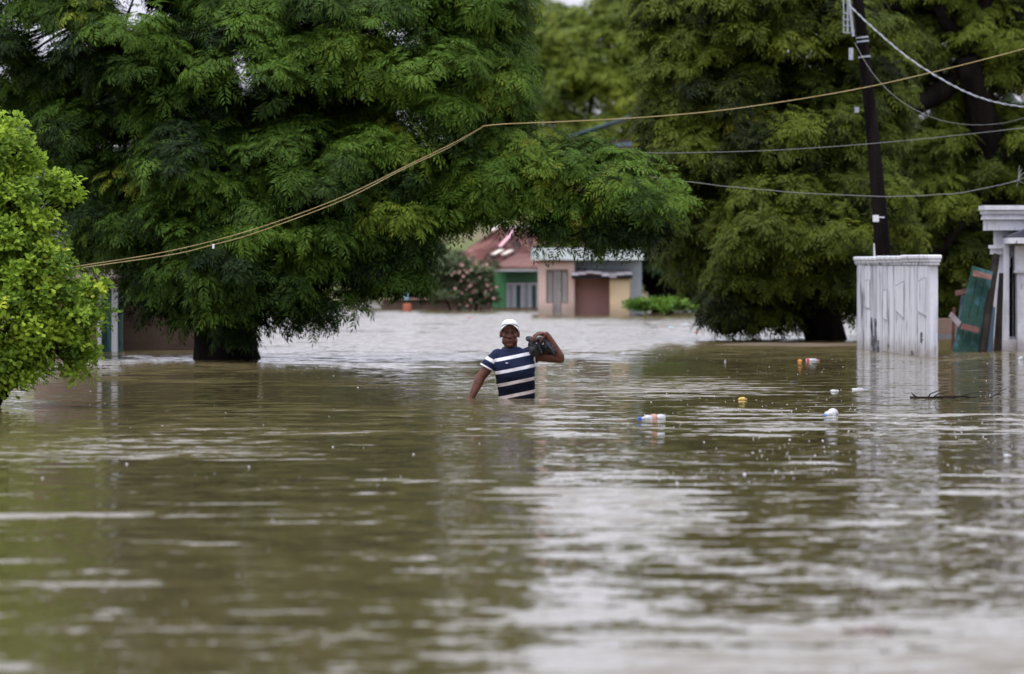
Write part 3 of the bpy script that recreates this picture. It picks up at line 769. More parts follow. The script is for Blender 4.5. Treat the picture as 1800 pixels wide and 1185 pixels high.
# ------------------------------------------------------------------ white house at the right edge
DW = 54.0
oldwhite = surf('old_white_paint', (0.66, 0.66, 0.70), .8, (0.5, 0.5, 0.54), (5, 5, 3), .45, .68, bump=.3, bscale=20, col3=(.14, .13, .13), scale3=(9, 9, 2.5), lo3=.62, hi3=.7, tide=(1.2, .12, (.27, .23, .2)))
slate = surf('slate_tiles', (0.05, 0.055, 0.08), .6, (0.08, 0.08, 0.1), (6, 6, 6))
wh = empty('white_house', (P(1790, HOR, DW).x, DW, -1.1)); tag(wh, 'white house with moulded cornice and pointed window at the right edge', 'house')
part('wall', oldwhite, wh, (1751, 402, 1770, 760, DW + .25, .3), (1770, 402, 2100, 447, DW + .25, .3), (1788, 447, 2100, 592, DW + .25, .3), (1770, 592, 2100, 760, DW + .25, .3))
bm = bmesh.new(); k0 = P(1756, 395, DW + .56); k1 = P(1768, 395, DW + 4.5)
prism(bm, [(k0.x, k0.y, -1.1), (k1.x, k1.y, -1.1), (k1.x + 5, k1.y, -1.1), (k0.x + 5, k0.y, -1.1)], (0, 0, k0.z + 1.1)); bobj('house_body', bm, oldwhite, wh)
for (x0, y0, y1, f) in ((1731, 361, 369, .42), (1733, 369, 376, .37), (1735.5, 376, 381, .32), (1734, 381, 386, .35), (1737, 386, 405, .28)):
    part('cornice', oldwhite, wh, (x0, y0, 2100, y1 - .15, DW + .25 - f, f + .3))
part('capital', oldwhite, wh, (1742, 431, 1766, 437, DW + .08, .3)); part('capital', oldwhite, wh, (1745, 437.2, 1764, 447, DW + .12, .3))
part('pilaster', oldwhite, wh, (1764.5, 428, 1774, 740, DW + .05, .3))
part('plinth', oldwhite, wh, (1763, 597, 1800, 740, DW + .02, .25))
part('window_pane', surf('dark_glass', (.02, .022, .03), .1), wh, (1771, 440, 1790, 594, DW + .5, .03))
bm = bmesh.new()   # pointed arch head of the window
a0 = P(1774, 470, DW + .2); a1 = P(1788, 470, DW + .2); ap = P(1781, 446, DW + .2)
for s0, s1 in ((a0, ap), (a1, ap)):
    q = (s0 + s1) / 2 + Vector((-.03 if s0 is a0 else .03, 0, .03))
    tube(bm, [s0, q, s1], .02, 6)
bobj('window_arch', bm, oldwhite, wh)
part('window_mullion', oldwhite, wh, (1780, 452, 1781.3, 592, DW + .4, .06))
part('column', oldwhite, wh, (1786, 432, 1804, 475, DW - .1, .3), (1789, 480.2, 1804, 740, DW - .08, .28))
part('column_collar', oldwhite, wh, (1785.5, 475.2, 1805, 480, DW - .14, .36))
part('canopy_eave', oldwhite, wh, (1773, 418, 1850, 428, DW - .45, .7))
bm = bmesh.new(); A = P(1773, 418, DW - .45); B = P(1850, 418, DW - .45); Cp = P(1812, 398, DW - .1)
prism(bm, [A, B, Vector((B.x, A.y, A.z + .02)), Vector((Cp.x, A.y, Cp.z)), Vector((A.x, A.y, A.z + .02))], (0, .65, 0)); bobj('canopy_roof', bm, slate, wh)

# planks and a green door leaning by the house
gpaint = surf('peeling_green_paint', (0.010, 0.046, 0.034), .8, (0.035, 0.10, 0.115), (6, 6, 4), .52, .64, bump=.5, bscale=20, col3=(.03, .05, .05), scale3=(12, 12, 3), lo3=.58, hi3=.68)
pinkwood = surf('faded_red_batten', (0.15, 0.07, 0.058), .9, (0.08, 0.04, 0.034), (9, 9, 9))
darkwood = surf('dark_wet_wood', (0.014, 0.011, 0.010), .85, (0.03, 0.024, 0.02), (3, 3, 3), bump=.5, spec=.1)
bluewood = surf('faded_blue_board', (0.06, 0.11, 0.16), .75, (0.07, 0.10, 0.13), (6, 6, 3))
palewood = surf('pale_board', (0.34, 0.31, 0.32), .8, (0.25, 0.2, 0.2), (6, 6, 6))
def board(name, mat, parent, a, b, c, d, D, lean, th, bevel=0):
    """four photo corners (top-left, top-right, bottom-right, bottom-left); the top leans back by 'lean'"""
    bm = bmesh.new(); pts = [P(*a, D + lean), P(*b, D + lean), P(*c, D), P(*d, D)]
    prism(bm, pts, (0, th, 0)); return bobj(name, bm, mat, parent)
def ext(p, q, y): return (p[0] + (q[0] - p[0]) * (y - p[1]) / (q[1] - p[1]), y)
gd = empty('green_door', (P(1700, HOR, 53).x, 53, -.6)); tag(gd, 'peeling green plank door with faded red battens leaning in the water by the white house', 'door')
tl, tr = (1709, 467), (1746, 478); bl2, br2 = (1675, 612), (1722, 612)
for k in range(3):
    f0, f1 = k / 3 + .01, (k + 1) / 3 - .01
    L2 = lambda p, q, f: (p[0] + (q[0] - p[0]) * f, p[1] + (q[1] - p[1]) * f)
    ta, tb, ba, bbx = L2(tl, tr, f0), L2(tl, tr, f1), L2(bl2, br2, f0), L2(bl2, br2, f1)
    board('plank', gpaint, gd, ta, tb, ext(tb, bbx, 665), ext(ta, ba, 665), 52.8, .45 + .01 * k, .035)
board('batten', pinkwood, gd, (1711, 475), (1744, 483), (1742, 492), (1710, 485), 52.98, .12, .05)
board('batten', pinkwood, gd, (1692, 568), (1722, 576), (1720, 586), (1688, 578), 52.86, .03, .05)
bm = bmesh.new(); tube(bm, [P(1751, 449, 53.5), P(1722, 660, 52.6)], [.055, .06], 7, .2)
tag(bobj('leaning_post', bm, darkwood), 'black wet post leaning over the green door against the white house', 'post')
bd = board('dark_plank', darkwood, None, (1757, 480), (1764, 480), (1760, 660), (1744, 660), 53.3, .5, .05); tag(bd, 'upright dark plank between the leaning post and the white pilaster', 'plank')
bd = board('blue_board', bluewood, None, (1690, 520), (1706, 518), (1682, 660), (1672, 660), 53.3, .3, .04); tag(bd, 'faded blue board half hidden behind the green door', 'board')
bd = board('blue_board', bluewood, None, (1745, 540), (1750, 540), (1741, 660), (1731, 660), 53.2, .3, .04); tag(bd, 'narrow blue board between the green door and the dark plank', 'board')
bd = board('pale_board', palewood, None, (1668, 556), (1673, 548), (1690, 566), (1685, 576), 53.0, .02, .04); tag(bd, 'short pale board nailed slanting at the left of the green door', 'board')
bd = board('pink_board', pinkwood, None, (1679, 511), (1698, 508), (1698, 517), (1680, 520), 53.5, .02, .04); tag(bd, 'small faded red board behind the top left of the green door', 'board')
bd = board('pink_board', pinkwood, None, (1675, 540), (1680, 540), (1676, 660), (1670, 660), 53.5, .1, .04); tag(bd, 'thin pinkish upright board left of the green door', 'board')
rb = empty('tan_wall', (P(1660, HOR, 62).x, 62, -1.1)); tag(rb, 'low tan wall seen between the white boundary wall and the green door', 'wall')
part('wall_body', adobe, rb, (1590, 560, 1760, 740, 62, .3)); part('coping', greywall, rb, (1589, 588, 1761, 597, 61.9, .08))

# ------------------------------------------------------------------ power pole and lines
DP = 56.0
tar = surf('tarred_wood', (0.006, 0.005, 0.005), .95, (0.014, 0.010, 0.010), (8, 8, 1), bump=.6, spec=.04)
steel = surf('galvanised_steel', (0.42, 0.44, 0.5), .45, (0.3, 0.32, 0.37), (20, 20, 20), metal=.3)
rope_m = surf('yellow_rope', (0.33, 0.25, 0.105), .9, (0.4, 0.32, 0.17), (3, 3, 3)); wire_m = surf('pale_wire', (0.22, 0.225, 0.22), .7)
insul = surf('insulator_white', (0.72, 0.72, 0.75), .4)
pole = empty('power_pole', (P(1560, HOR, DP).x, DP, -1.1)); tag(pole, 'leaning black power pole with steel bands in front of the right trees', 'pole')
pts = [P(1493, -160, DP), P(1508, 0, DP), P(1525, 150, DP), P(1540, 300, DP), P(1552, 440, DP), P(1568, 640, DP), P(1575, 740, DP)]
bm = bmesh.new(); tube(bm, pts, [.072, .078, .085, .098, .108, .115, .12], 14, .06); bobj('shaft', bm, tar, pole, True)
def band(y, tilt=0):
    for (p, q) in zip(pts, pts[1:]):
        ya, yb = px_of(p)[1], px_of(q)[1]
        if ya <= y <= yb:
            c = p.lerp(q, (y - ya) / (yb - ya)); d = (q - p).normalized()
            bm = bmesh.new(); tube(bm, [c - d * .012, c + d * .012], .088, 14); bobj('steel_band', bm, steel, pole)
for y in (66, 73, 100): band(y)
ld = part('ladder_bracket', steel, pole, (1482, -60, 1484, 57, DP - .1, .03)); bm = bmesh.new()
beam('rail', steel, ld, (1489, -60, DP - .16), (1491.5, -60, DP - .16), .95, .05)
bm.free()
bm = bmesh.new(); tube(bm, [P(1490, -20, DP - .16), P(1500, 64, DP - .19)], .02, 8); bobj('rail', bm, steel, ld)
for y in (22, 33, 44, 56): part('rung', steel, ld, (1483, y, 1496, y + 2, DP - .13, .03))
part('junction_box', steel, pole, (1493, 84, 1500, 105, DP - .25, .12))
part('white_box', insul, pole, (1535, 378, 1545, 390, DP - .3, .1)); part('bracket', insul, pole, (1545.2, 381, 1555, 383, DP - .26, .03))
part('meter_box', steel, pole, (1503, 188, 1510, 198, DP - .22, .1))

def line(name, pts, r, mat, label, cat='wire', n=6, sub=10, amp=0.0):
    pts = [Vector(p) for p in pts]; out = []
    for i in range(len(pts) - 1):       # Catmull-Rom through the points
        p0, p1, p2, p3 = pts[max(i - 1, 0)], pts[i], pts[i + 1], pts[min(i + 2, len(pts) - 1)]
        for k in range(sub):
            t = k / sub
            out.append(.5 * ((2 * p1) + (p2 - p0) * t + (2 * p0 - 5 * p1 + 4 * p2 - p3) * t * t + (-p0 + 3 * p1 - 3 * p2 + p3) * t ** 3))
    out.append(pts[-1])
    if amp: out = [p + Vector((0, 0, amp * mnoise.noise(p * 3))) for p in out]
    bm = bmesh.new(); tube(bm, out, r, n); o = bobj(name, bm, mat, None, True); tag(o, label, cat, None)
    return o, out
line('rope', [P(60, 480, 44.5), P(150, 466, 44.5), P(300, 441, 44.8), P(450, 402, 45), P(600, 347, 45.3), P(720, 289, 46), P(800, 250, 46.6), P(848, 223, 46.5)], .0043, rope_m,
     'upper of two yellow ropes slanting across the left neem tree', 'rope')
line('rope', [P(60, 486, 44.4), P(150, 470, 44.4), P(300, 448, 44.6), P(372, 431, 44.7), P(450, 409, 44.9), P(600, 353, 45.2), P(710, 297, 45.9), P(790, 259, 47.4), P(848, 224, 46.5)], .0043, rope_m,
     'lower of two yellow ropes slanting across the left neem tree', 'rope')
line('rope', [P(848, 222, 46.5), P(890, 218, 46.6), P(1000, 213.5, 47), P(1150, 205, 47.6), P(1300, 190, 48.2), P(1500, 158, 49), P(1660, 122, 49.6), P(1800, 86, 50), P(1960, 42, 50.5)], .0058, rope_m,
     'yellow rope stretched from the left neem to the upper right edge', 'rope')
bm = bmesh.new(); ck = P(375, 432, 44.68); box(bm, ck.x - .012, ck.x + .012, ck.y - .01, ck.y + .01, ck.z - .035, ck.z + .015, None, .004)
tag(bobj('rope_clip', bm, insul), 'small white clip hanging on the lower yellow rope', 'clip')
# twisted cable: two strands
cpts = [P(1492, 8, DP - .25), P(1530, 45, 55), P(1600, 104, 53.6), P(1680, 153, 52.4), P(1740, 177, 51.4), P(1800, 188, 50.6), P(1880, 195, 49.6)]
tw = empty('twisted_cable', cpts[0]); tag(tw, 'thick silver twisted cable running down from the pole top to the right edge', 'cable')
_, dense = line('tmp', cpts, .01, steel, 'x', sub=60); bpy.data.objects.remove(_)
for ph in (0, math.pi):
    out = []; s = 0
    for i, p in enumerate(dense):
        if i: s += (p - dense[i - 1]).length
        a = s * 2 * math.pi / .42 + ph; t = (dense[min(i + 1, len(dense) - 1)] - dense[max(i - 1, 0)]).normalized()
        u = t.cross(Vector((0, 1, 0))).normalized(); v = t.cross(u)
        out.append(p + (u * math.cos(a) + v * math.sin(a)) * .007)
    bm = bmesh.new(); tube(bm, out, .0066, 6); bobj('strand', bm, steel if ph == 0 else wire_m, tw, True)
line('thin_wire', [P(1502, 75, DP - .2), P(1535, 130, 55), P(1580, 175, 54), P(1640, 207, 53), P(1700, 219, 52.2), P(1760, 217, 51.4), P(1810, 205, 50.8), P(1880, 190, 50)], .003, wire_m, 'thin sagging wire from the pole bands to the right edge')
line('thin_wire', [P(960, 262, 50), P(1040, 266, 50), P(1150, 269, 50.3), P(1280, 267, 50.8), P(1400, 262, 51.2), P(1550, 251, 51.6), P(1700, 236, 52), P(1850, 219, 52.4)], .0038, wire_m, 'long level wire crossing the pole below the yellow rope')
line('thin_wire', [P(1000, 290, 49), P(1080, 300, 49.4), P(1180, 316, 50), P(1300, 330, 50.6), P(1420, 340, 51.2), P(1550, 345.5, 51.8), P(1650, 342, 52.1), P(1720, 334, 52.3), P(1790, 316, 52.6), P(1860, 290, 53)], .0045, wire_m, 'lowest sagging wire crossing in front of the pole', amp=.01)
bm = bmesh.new(); q0 = P(1790, 316, 52.6)
for dx, dz in ((.05, .14), (.09, .1), (.02, .19), (-.03, -.1), (.08, -.05), (-.06, -.03)): tube(bm, [q0, q0 + Vector((dx * .5, .01, dz * .7)), q0 + Vector((dx, .02, dz))], [.006, .005, .003], 5)
tag(bobj('frayed_wire_end', bm, wire_m), 'frayed wire ends knotted on the lowest wire at the right edge', 'wire')
# ------------------------------------------------------------------ oleander, low plants, mud bank, far debris
def shrub(name, label, x, D, lobes, templates, mat, seed, dens, clump, per, young, base_z=-1.1, keep=None):
    base = P(x, HOR, D); base.z = base_z; r = np.random.default_rng(seed)
    root = empty(name, base); tag(root, label, 'bush')
    bm = bmesh.new()
    for l in lobes:
        e = P(l[0], l[1], D); e.y += l[4]; tube(bm, bez(base, e, (0, 0, .2), 5), [.04, .035, .028, .02, .01], 5)
    bobj('stems', bm, bark, root)
    pos, ax, sc, ti, cl = crown_points(lobes, D, dens, clump, per, r, keep, young)
    V, T = assemble(templates, pos, ax, sc, ti, r)
    tag(link('foliage', quad_mesh('foliage', V - np.array(base), T), mat, root), kind='stuff')
    return root, cl, r
ol, cl, r = shrub('oleander', 'oleander bush covered in pink flowers beside the green house', 820, 97.5,
                  [(830, 500, 32, 34, 0, .6), (800, 484, 34, 30, .2, .6), (850, 486, 14, 28, 0, .4), (770, 496, 28, 30, .4, .6), (845, 515, 20, 22, -.1, .4), (800, 522, 34, 14, -.1, .4), (850, 532, 18, 10, -.2, .3)], HERBT,
                  leaf_mat('oleander_leaf', (.06, .085, .04), (.13, .16, .08), (.2, .22, .12)), 611, 5, .2, 10, .1)
shrub('dark_hedge', 'dark hedge behind the low yard wall, left of the oleander', 720, 103,
      [(700, 490, 50, 40, 0, .8), (760, 480, 40, 50, 0, .8), (640, 500, 40, 35, 0, .8), (735, 515, 50, 20, -.2, .6), (780, 485, 30, 35, .5, .8)], HERBT, dark_leaf, 613, 4, .3, 14, .05)
petal = surf('pink_petals', (0.42, 0.20, 0.20), .9, (0.46, 0.3, 0.29), (3, 3, 3))
fm = bmesh.new()
for k in range(6):
    a = k * math.pi / 3; d = Vector((math.cos(a), math.sin(a), .5)) * .055
    s = Vector((-math.sin(a), math.cos(a), 0)) * .03
    fm.faces.new([fm.verts.new(p) for p in (Vector(), d * .6 + s, d, d * .6 - s)])
flower = bpy.data.meshes.new('flower'); fm.to_mesh(flower); fm.free(); flower.materials.append(petal)
fl = [(812, 480), (805, 485), (822, 500), (838, 497), (826, 505), (818, 510), (830, 512), (845, 520), (835, 525), (858, 507), (862, 515), (858, 525), (861, 522), (849, 468), (828, 478), (808, 512), (815, 530), (808, 470),
      (840, 488), (833, 505), (852, 500), (862, 500), (857, 530), (828, 533), (800, 478), (815, 498)]
for k, (x, y) in enumerate(fl):
    p = P(x, y, 97.0) - ol.location
    for j in range(2):
        o = bpy.data.objects.new('flower', flower); C.objects.link(o); o.parent = ol
        o.location = p + Vector((random.gauss(0, .07), random.gauss(.0, .08), random.gauss(0, .06)))
        o.rotation_euler = (random.uniform(.6, 1.9), random.uniform(-.5, .5), random.uniform(-.6, .6)); o.scale = (random.uniform(.5, .85),) * 3
shrub('low_plants', 'bright green low plants at the waterline right of the pink house', 1150, 88.5,
      [(1150, 552, 48, 5, 0, .5), (1190, 550, 30, 6, .2, .5), (1115, 552, 22, 5, -.1, .3)], [t * .7 for t in HERBT], herb_leaf, 612, 14, .16, 9, .3, -.3)

mud = surf('wet_mud', (0.15, 0.115, 0.08), .35, (0.2, 0.155, 0.11), (1.5, 1.5, 1.5), bump=.6, bscale=12)
def mound(cx, cy, rx, ry, hgt, name, label):
    n, m = 40, 16; V = []; Fc = []
    for i in range(m + 1):
        for j in range(n):
            a = 2 * math.pi * j / n; t = i / m; x = cx + rx * t * math.cos(a); y = cy + ry * t * math.sin(a)
            z = hgt * (1 - t * t) + .03 * mnoise.noise(Vector((x * 1.3, y * 1.3, 0))) - .12 * t ** 4 - .3 * (t > .99)
            V.append((x, y, z))
    for i in range(m):
        for j in range(n): Fc.append((i * n + j, i * n + (j + 1) % n, (i + 1) * n + (j + 1) % n, (i + 1) * n + j))
    me = bpy.data.meshes.new(name); me.from_pydata(V, [], Fc); me.polygons.foreach_set('use_smooth', [True] * len(Fc))
    o = link(name, me, mud); o['kind'] = 'structure'; o['label'] = label
mound(gx(1400, 606), gy(606), 1.9, 2.0, .015, 'mud_bank', 'low brown mud bank just breaking the water below the right neem')

# ------------------------------------------------------------------ the wading man
DM = 35.0
skin = surf('skin', (0.11, 0.041, 0.025), .45, (0.08, 0.03, 0.018), (14, 14, 14), bump=.12, bscale=60)
def man():
    bm = bmesh.new(); hx = -.02
    ellip(bm, (hx, .01, .59), (.074, .093, .098)); ellip(bm, (hx, -.028, .515), (.057, .062, .066)); ellip(bm, (hx, -.07, .468), (.027, .02, .02))
    ellip(bm, (hx, -.012, .545), (.067, .075, .06))
    capsule(bm, (hx, -.088, .572), (hx, -.106, .541), .010, .015); ellip(bm, (hx - .013, -.094, .536), (.011, .012, .009)); ellip(bm, (hx + .013, -.094, .536), (.011, .012, .009))
    ellip(bm, (hx, -.078, .587), (.05, .016, .011))
    ellip(bm, (hx, -.084, .507), (.026, .012, .0075)); ellip(bm, (hx, -.083, .494), (.024, .012, .008))
    for s in (-1, 1):
        ellip(bm, (hx + s * .043, -.06, .547), (.022, .022, .017))
        ellip(bm, (hx + s * .079, .012, .562), (.011, .024, .034)); ellip(bm, (hx + s * .05, -.01, .505), (.02, .045, .035))
    capsule(bm, (hx + .004, .02, .52), (hx + .012, .025, .40), .056, .062)                 # neck
    loft(bm, [(-.3, .05, 0, .15, .1), (0, .04, 0, .145, .095), (.2, .025, 0, .16, .105), (.34, .015, .01, .165, .095), (.4, .008, .015, .13, .075), (.43, 0, .02, .08, .06)])
    # his right arm, hand under water
    capsule(bm, (-.135, .01, .36), (-.275, 0, .185), .048, .043); capsule(bm, (-.275, 0, .185), (-.30, -.012, .13), .043, .045)
    capsule(bm, (-.295, -.01, .14), (-.362, -.05, -.005), .044, .028); capsule(bm, (-.362, -.05, -.005), (-.39, -.07, -.07), .027, .034)
    for k in range(4):
        b0 = Vector((-.40 + .012 * k, -.085 + .018 * k, -.09)); capsule(bm, b0, b0 + Vector((-.03, -.02, -.06 - .008 * (k in (1, 2)))), .0095, .008, 8)
    capsule(bm, (-.37, -.085, -.06), (-.36, -.115, -.10), .011, .009, 8)
    # his left arm, elbow out, hand on the bag
    capsule(bm, (.15, .02, .385), (.41, -.10, .355), .056, .044); ellip(bm, (.42, -.105, .35), (.042, .042, .04))
    capsule(bm, (.418, -.11, .37), (.325, -.15, .53), .042, .029)
    capsule(bm, (.325, -.15, .53), (.30, -.155, .562), .029, .027)
    ellip(bm, (.262, -.168, .568), (.052, .036, .02), Matrix.Rotation(.12, 3, 'Y'))
    for k in range(4):                                                                     # four fingers curled over the bag
        y = -.140 - .021 * k; x0 = .225 + .008 * k; l = [.8, 1.0, 1.02, .9][k]
        a = Vector((x0, y, .573)); b = a + Vector((-.034 * l, -.012, -.014)); c = b + Vector((-.020 * l, -.012, -.032 * l)); d = c + Vector((-.006, .004, -.026 * l))
        capsule(bm, a + Vector((.02, 0, 0)), b, .011, .0105, 8); capsule(bm, b, c, .0105, .0095, 8); capsule(bm, c, d, .0095, .008, 8)
    capsule(bm, (.285, -.185, .555), (.262, -.205, .525), .0125, .011, 8); capsule(bm, (.262, -.205, .525), (.245, -.205, .497), .011, .009, 8)
    for s in (-1, 1):
        capsule(bm, (.05 + s * .075, .01, -.22), (.06 + s * .1, 0, -.62), .08, .055); capsule(bm, (.06 + s * .1, 0, -.62), (.06 + s * .11, .03, -1.02), .055, .036)
        ellip(bm, (.06 + s * .115, -.04, -1.06), (.04, .11, .035))
    me = fuse(bm, .0048, 3)
    p = link('person', me, skin); p.location = P(900, 700, DM)
    tag(p, 'man in white cap and striped navy shirt wading waist deep with a bag', 'person')
    # shirt
    bm = bmesh.new()
    loft(bm, [(-.16, .047, 0, .163, .112), (-.05, .045, 0, .160, .109), (.05, .04, 0, .162, .109), (.12, .034, 0, .166, .112), (.2, .026, 0, .175, .117), (.28, .02, 0, .181, .117), (.335, .015, .008, .178, .108), (.375, .012, .012, .165, .098), (.405, .008, .015, .135, .086), (.428, .0, .018, .100, .074), (.448, -.006, .02, .076, .066)], 40, 2.35)
    capsule(bm, (-.125, .01, .365), (-.215, .004, .28), .072, .061); capsule(bm, (.15, .02, .385), (.205, -.008, .375), .07, .064)
    sm = fuse(bm, .0065, 5)
    # cut the sleeve ends off square so that each ends in a hem
    bm = bmesh.new(); bm.from_mesh(sm)
    axL = Vector((-.5, -.04, -.86)).normalized(); eL = Vector((-.224, .003, .268))
    axR = Vector((.93, -.33, -.14)).normalized(); eR = Vector((.225, -.016, .372))
    kill = [v for v in bm.verts if ((v.co - eL).dot(axL) > 0 and v.co.x < -.165) or ((v.co - eR).dot(axR) > 0 and v.co.x > .2 and v.co.z > .28)]
    bmesh.ops.delete(bm, geom=kill, context='VERTS')
    for v in bm.verts:      # cloth folds
        q = v.co
        n = mnoise.noise(Vector((q.x * 9 + q.z * 5, q.y * 7, q.z * 13 - q.x * 6))) * .008 + mnoise.noise(Vector((q.x * 22 + q.z * 14, q.y * 12, q.z * 26 - q.x * 18))) * .0035
        v.co += v.normal * n
    me2 = bpy.data.meshes.new('shirt'); bm.to_mesh(me2); bm.free()
    vals = []
    for v in me2.vertices:
        x, y, z = v.co
        if x < -.155 and z > .22: s = z + .30 * (x + .155) * 1.0 + .0 + .031 + .0   # sleeve: stripes run across the arm
        else: s = z - .2 * x
        vals.append(s)
    # sleeve coordinate measured along the arm
    for i, v in enumerate(me2.vertices):
        if v.co.x < -.158 and v.co.z > .23:
            t = (v.co - Vector((-.13, .01, .372))).dot(axL); vals[i] = .363 - (t - .062) * .95
    at = me2.attributes.new('stripe', 'FLOAT', 'POINT'); at.data.foreach_set('value', vals)
    m, nt, N, L, b = mat_base('striped_jersey')
    an = N.new('ShaderNodeAttribute'); an.attribute_name = 'stripe'
    def M_(op, a, c):
        n = N.new('ShaderNodeMath'); n.operation = op
        for i, v in enumerate((a, c)):
            if isinstance(v, (int, float)): n.inputs[i].default_value = v
            else: L.new(v, n.inputs[i])
        return n.outputs[0]
    fr = M_('FLOORED_MODULO', M_('SUBTRACT', an.outputs['Fac'], .363 - .0565), .113)
    dist = M_('ABSOLUTE', M_('SUBTRACT', fr, .0565), 0)
    rr = N.new('ShaderNodeMapRange'); L.new(dist, rr.inputs[0]); rr.inputs[1].default_value = .0138; rr.inputs[2].default_value = .0155; rr.inputs[3].default_value = 1; rr.inputs[4].default_value = 0
    wet = N.new('ShaderNodeMapRange'); tcn = N.new('ShaderNodeTexCoord'); sp = N.new('ShaderNodeSeparateXYZ'); L.new(tcn.outputs['Object'], sp.inputs[0])
    nzw = N.new('ShaderNodeTexNoise'); nzw.inputs['Scale'].default_value = 9; L.new(tcn.outputs['Object'], nzw.inputs['Vector'])
    L.new(M_('ADD', sp.outputs[2], M_('MULTIPLY', nzw.outputs[0], .12)), wet.inputs[0]); wet.inputs[1].default_value = .33; wet.inputs[2].default_value = .22; wet.inputs[3].default_value = 0; wet.inputs[4].default_value = 1
    def mixc(f, a, c):
        x = N.new('ShaderNodeMix'); x.data_type = 'RGBA'; L.new(f, x.inputs[0])
        for i, v in ((6, a), (7, c)):
            if isinstance(v, tuple): x.inputs[i].default_value = (*v, 1)
            else: L.new(v, x.inputs[i])
        return x.outputs[2]
    navy = mixc(wet.outputs[0], (.014, .02, .05), (.004, .005, .012)); wht = mixc(wet.outputs[0], (.72, .72, .77), (.42, .36, .34))
    L.new(mixc(rr.outputs[0], navy, wht), b.inputs['Base Color']); b.inputs['Roughness'].default_value = .85; b.inputs['Specular IOR Level'].default_value = .1
    me2.materials.clear(); me2.polygons.foreach_set('use_smooth', [True] * len(me2.polygons))
    sh = link('shirt', me2, m, p); so = sh.modifiers.new('thick', 'SOLIDIFY'); so.thickness = .004; so.offset = -1
    hem = surf('white_hem', (.66, .66, .69), .85)
    for nm, c, ax_, r_, sq in (('sleeve_hem', eL, axL, .061, 1), ('sleeve_hem', eR, axR, .064, 1)):
        bm = bmesh.new(); u = ax_.orthogonal().normalized(); w_ = ax_.cross(u); n = 28; pr = []
        for k in range(n):
            a = 2 * math.pi * k / n; d = u * math.cos(a) + w_ * math.sin(a)
            pr.append([bm.verts.new(c + d * rr_ + ax_ * h_) for rr_, h_ in ((r_ - .002, -.012), (r_ + .003, -.011), (r_ + .003, .002), (r_ - .002, .002))])
        for k in range(n):
            for j in range(4): bm.faces.new((pr[k][j], pr[(k + 1) % n][j], pr[(k + 1) % n][(j + 1) % 4], pr[k][(j + 1) % 4]))
        bmesh.ops.recalc_face_normals(bm, faces=bm.faces); me3 = bpy.data.meshes.new(nm); bm.to_mesh(me3); bm.free(); link(nm, me3, hem, sh)
    # collar ring and small chest emblem
    bm = bmesh.new(); tube(bm, [Vector((-.012 + .07 * math.cos(a), .014 + .068 * math.sin(a), .437 + .012 * math.sin(a))) for a in [k * 2 * math.pi / 24 for k in range(25)]], .0085, 8)
    me3 = bpy.data.meshes.new('collar'); bm.to_mesh(me3); bm.free(); link('collar', me3, surf('navy_collar', (.026, .034, .075), .85), sh)
    bm = bmesh.new(); c = Vector((-.045, -.125, .312))
    for poly in ([(-.014, .006), (-.008, -.004), (.004, -.006), (.0, .002)], [(.0, .001), (.004, -.006), (.012, .0), (.010, .003)]):
        prism(bm, [c + Vector((x, 0, z)) for x, z in poly], (0, .018, 0))
    me3 = bpy.data.meshes.new('emblem'); bm.to_mesh(me3); bm.free(); link('emblem', me3, hem, sh)
    # cap
    capm = surf('white_cotton', (.72, .72, .72), .9, (.64, .64, .65), (20, 20, 20), bump=.1)
    bm = bmesh.new(); n, mrow = 32, 10; rings = []
    for i in range(mrow + 1):
        t = math.pi / 2 * i / mrow; ring = []
        for k in range(n):
            a = 2 * math.pi * k / n
            x = .080 * math.cos(t) ** .85 * math.cos(a); y = .012 + .101 * math.cos(t) ** .85 * math.sin(a)
            z = .605 + .083 * math.sin(t) + (.05 * max(0, -math.sin(a)) ** .8 * (1 - i / mrow))
            ring.append(bm.verts.new((hx + x, y, z)))
        rings.append(ring)
    for a_, b_ in zip(rings, rings[1:]):
        for k in range(n): bm.faces.new((a_[k], a_[(k + 1) % n], b_[(k + 1) % n], b_[k]))
    bm.faces.new(rings[-1]); bmesh.ops.remove_doubles(bm, verts=bm.verts, dist=.0005); bmesh.ops.recalc_face_normals(bm, faces=bm.faces)
    me4 = bpy.data.meshes.new('cap'); bm.to_mesh(me4); bm.free(); me4.polygons.foreach_set('use_smooth', [True] * len(me4.polygons))
    cap = link('cap', me4, capm, p); so = cap.modifiers.new('thick', 'SOLIDIFY'); so.thickness = .003
    bm = bmesh.new(); rows = []
    for i in range(7):
        f = i / 6; row = []
        for k in range(17):
            a = math.pi * (1.0 + k / 16); ca, sa = math.cos(a), math.sin(a)
            x = hx + .081 * ca * (1 - .04 * f); y = .005 + .098 * sa + f * .072 * sa
            z = .628 + .020 * (-sa) - .046 * (abs(ca) ** 1.8) * (.45 + .55 * f) + .006 * f * (-sa)
            row.append(bm.verts.new((x, y, z)))
        rows.append(row)
    for a_, b_ in zip(rows, rows[1:]):
        for k in range(16): bm.faces.new((a_[k], a_[k + 1], b_[k + 1], b_[k]))
    [f.normal_flip() for f in bm.faces if (f.normal_update() or f.normal.z < 0)]; me5 = bpy.data.meshes.new('brim'); bm.to_mesh(me5); bm.free(); me5.polygons.foreach_set('use_smooth', [True] * len(me5.polygons))
    br_ = link('brim', me5, capm, cap); so = br_.modifiers.new('thick', 'SOLIDIFY'); so.thickness = .004; so.offset = 1
    under_me = me5.copy(); under_me.materials.clear()
    for v in under_me.vertices: v.co.z -= .0045; v.co.x = hx + (v.co.x - hx) * .97
    lo_ = link('brim_underside', under_me, surf('dark_underside', (.03, .04, .03), .9), br_)  # dark copy of the brim, set just below it
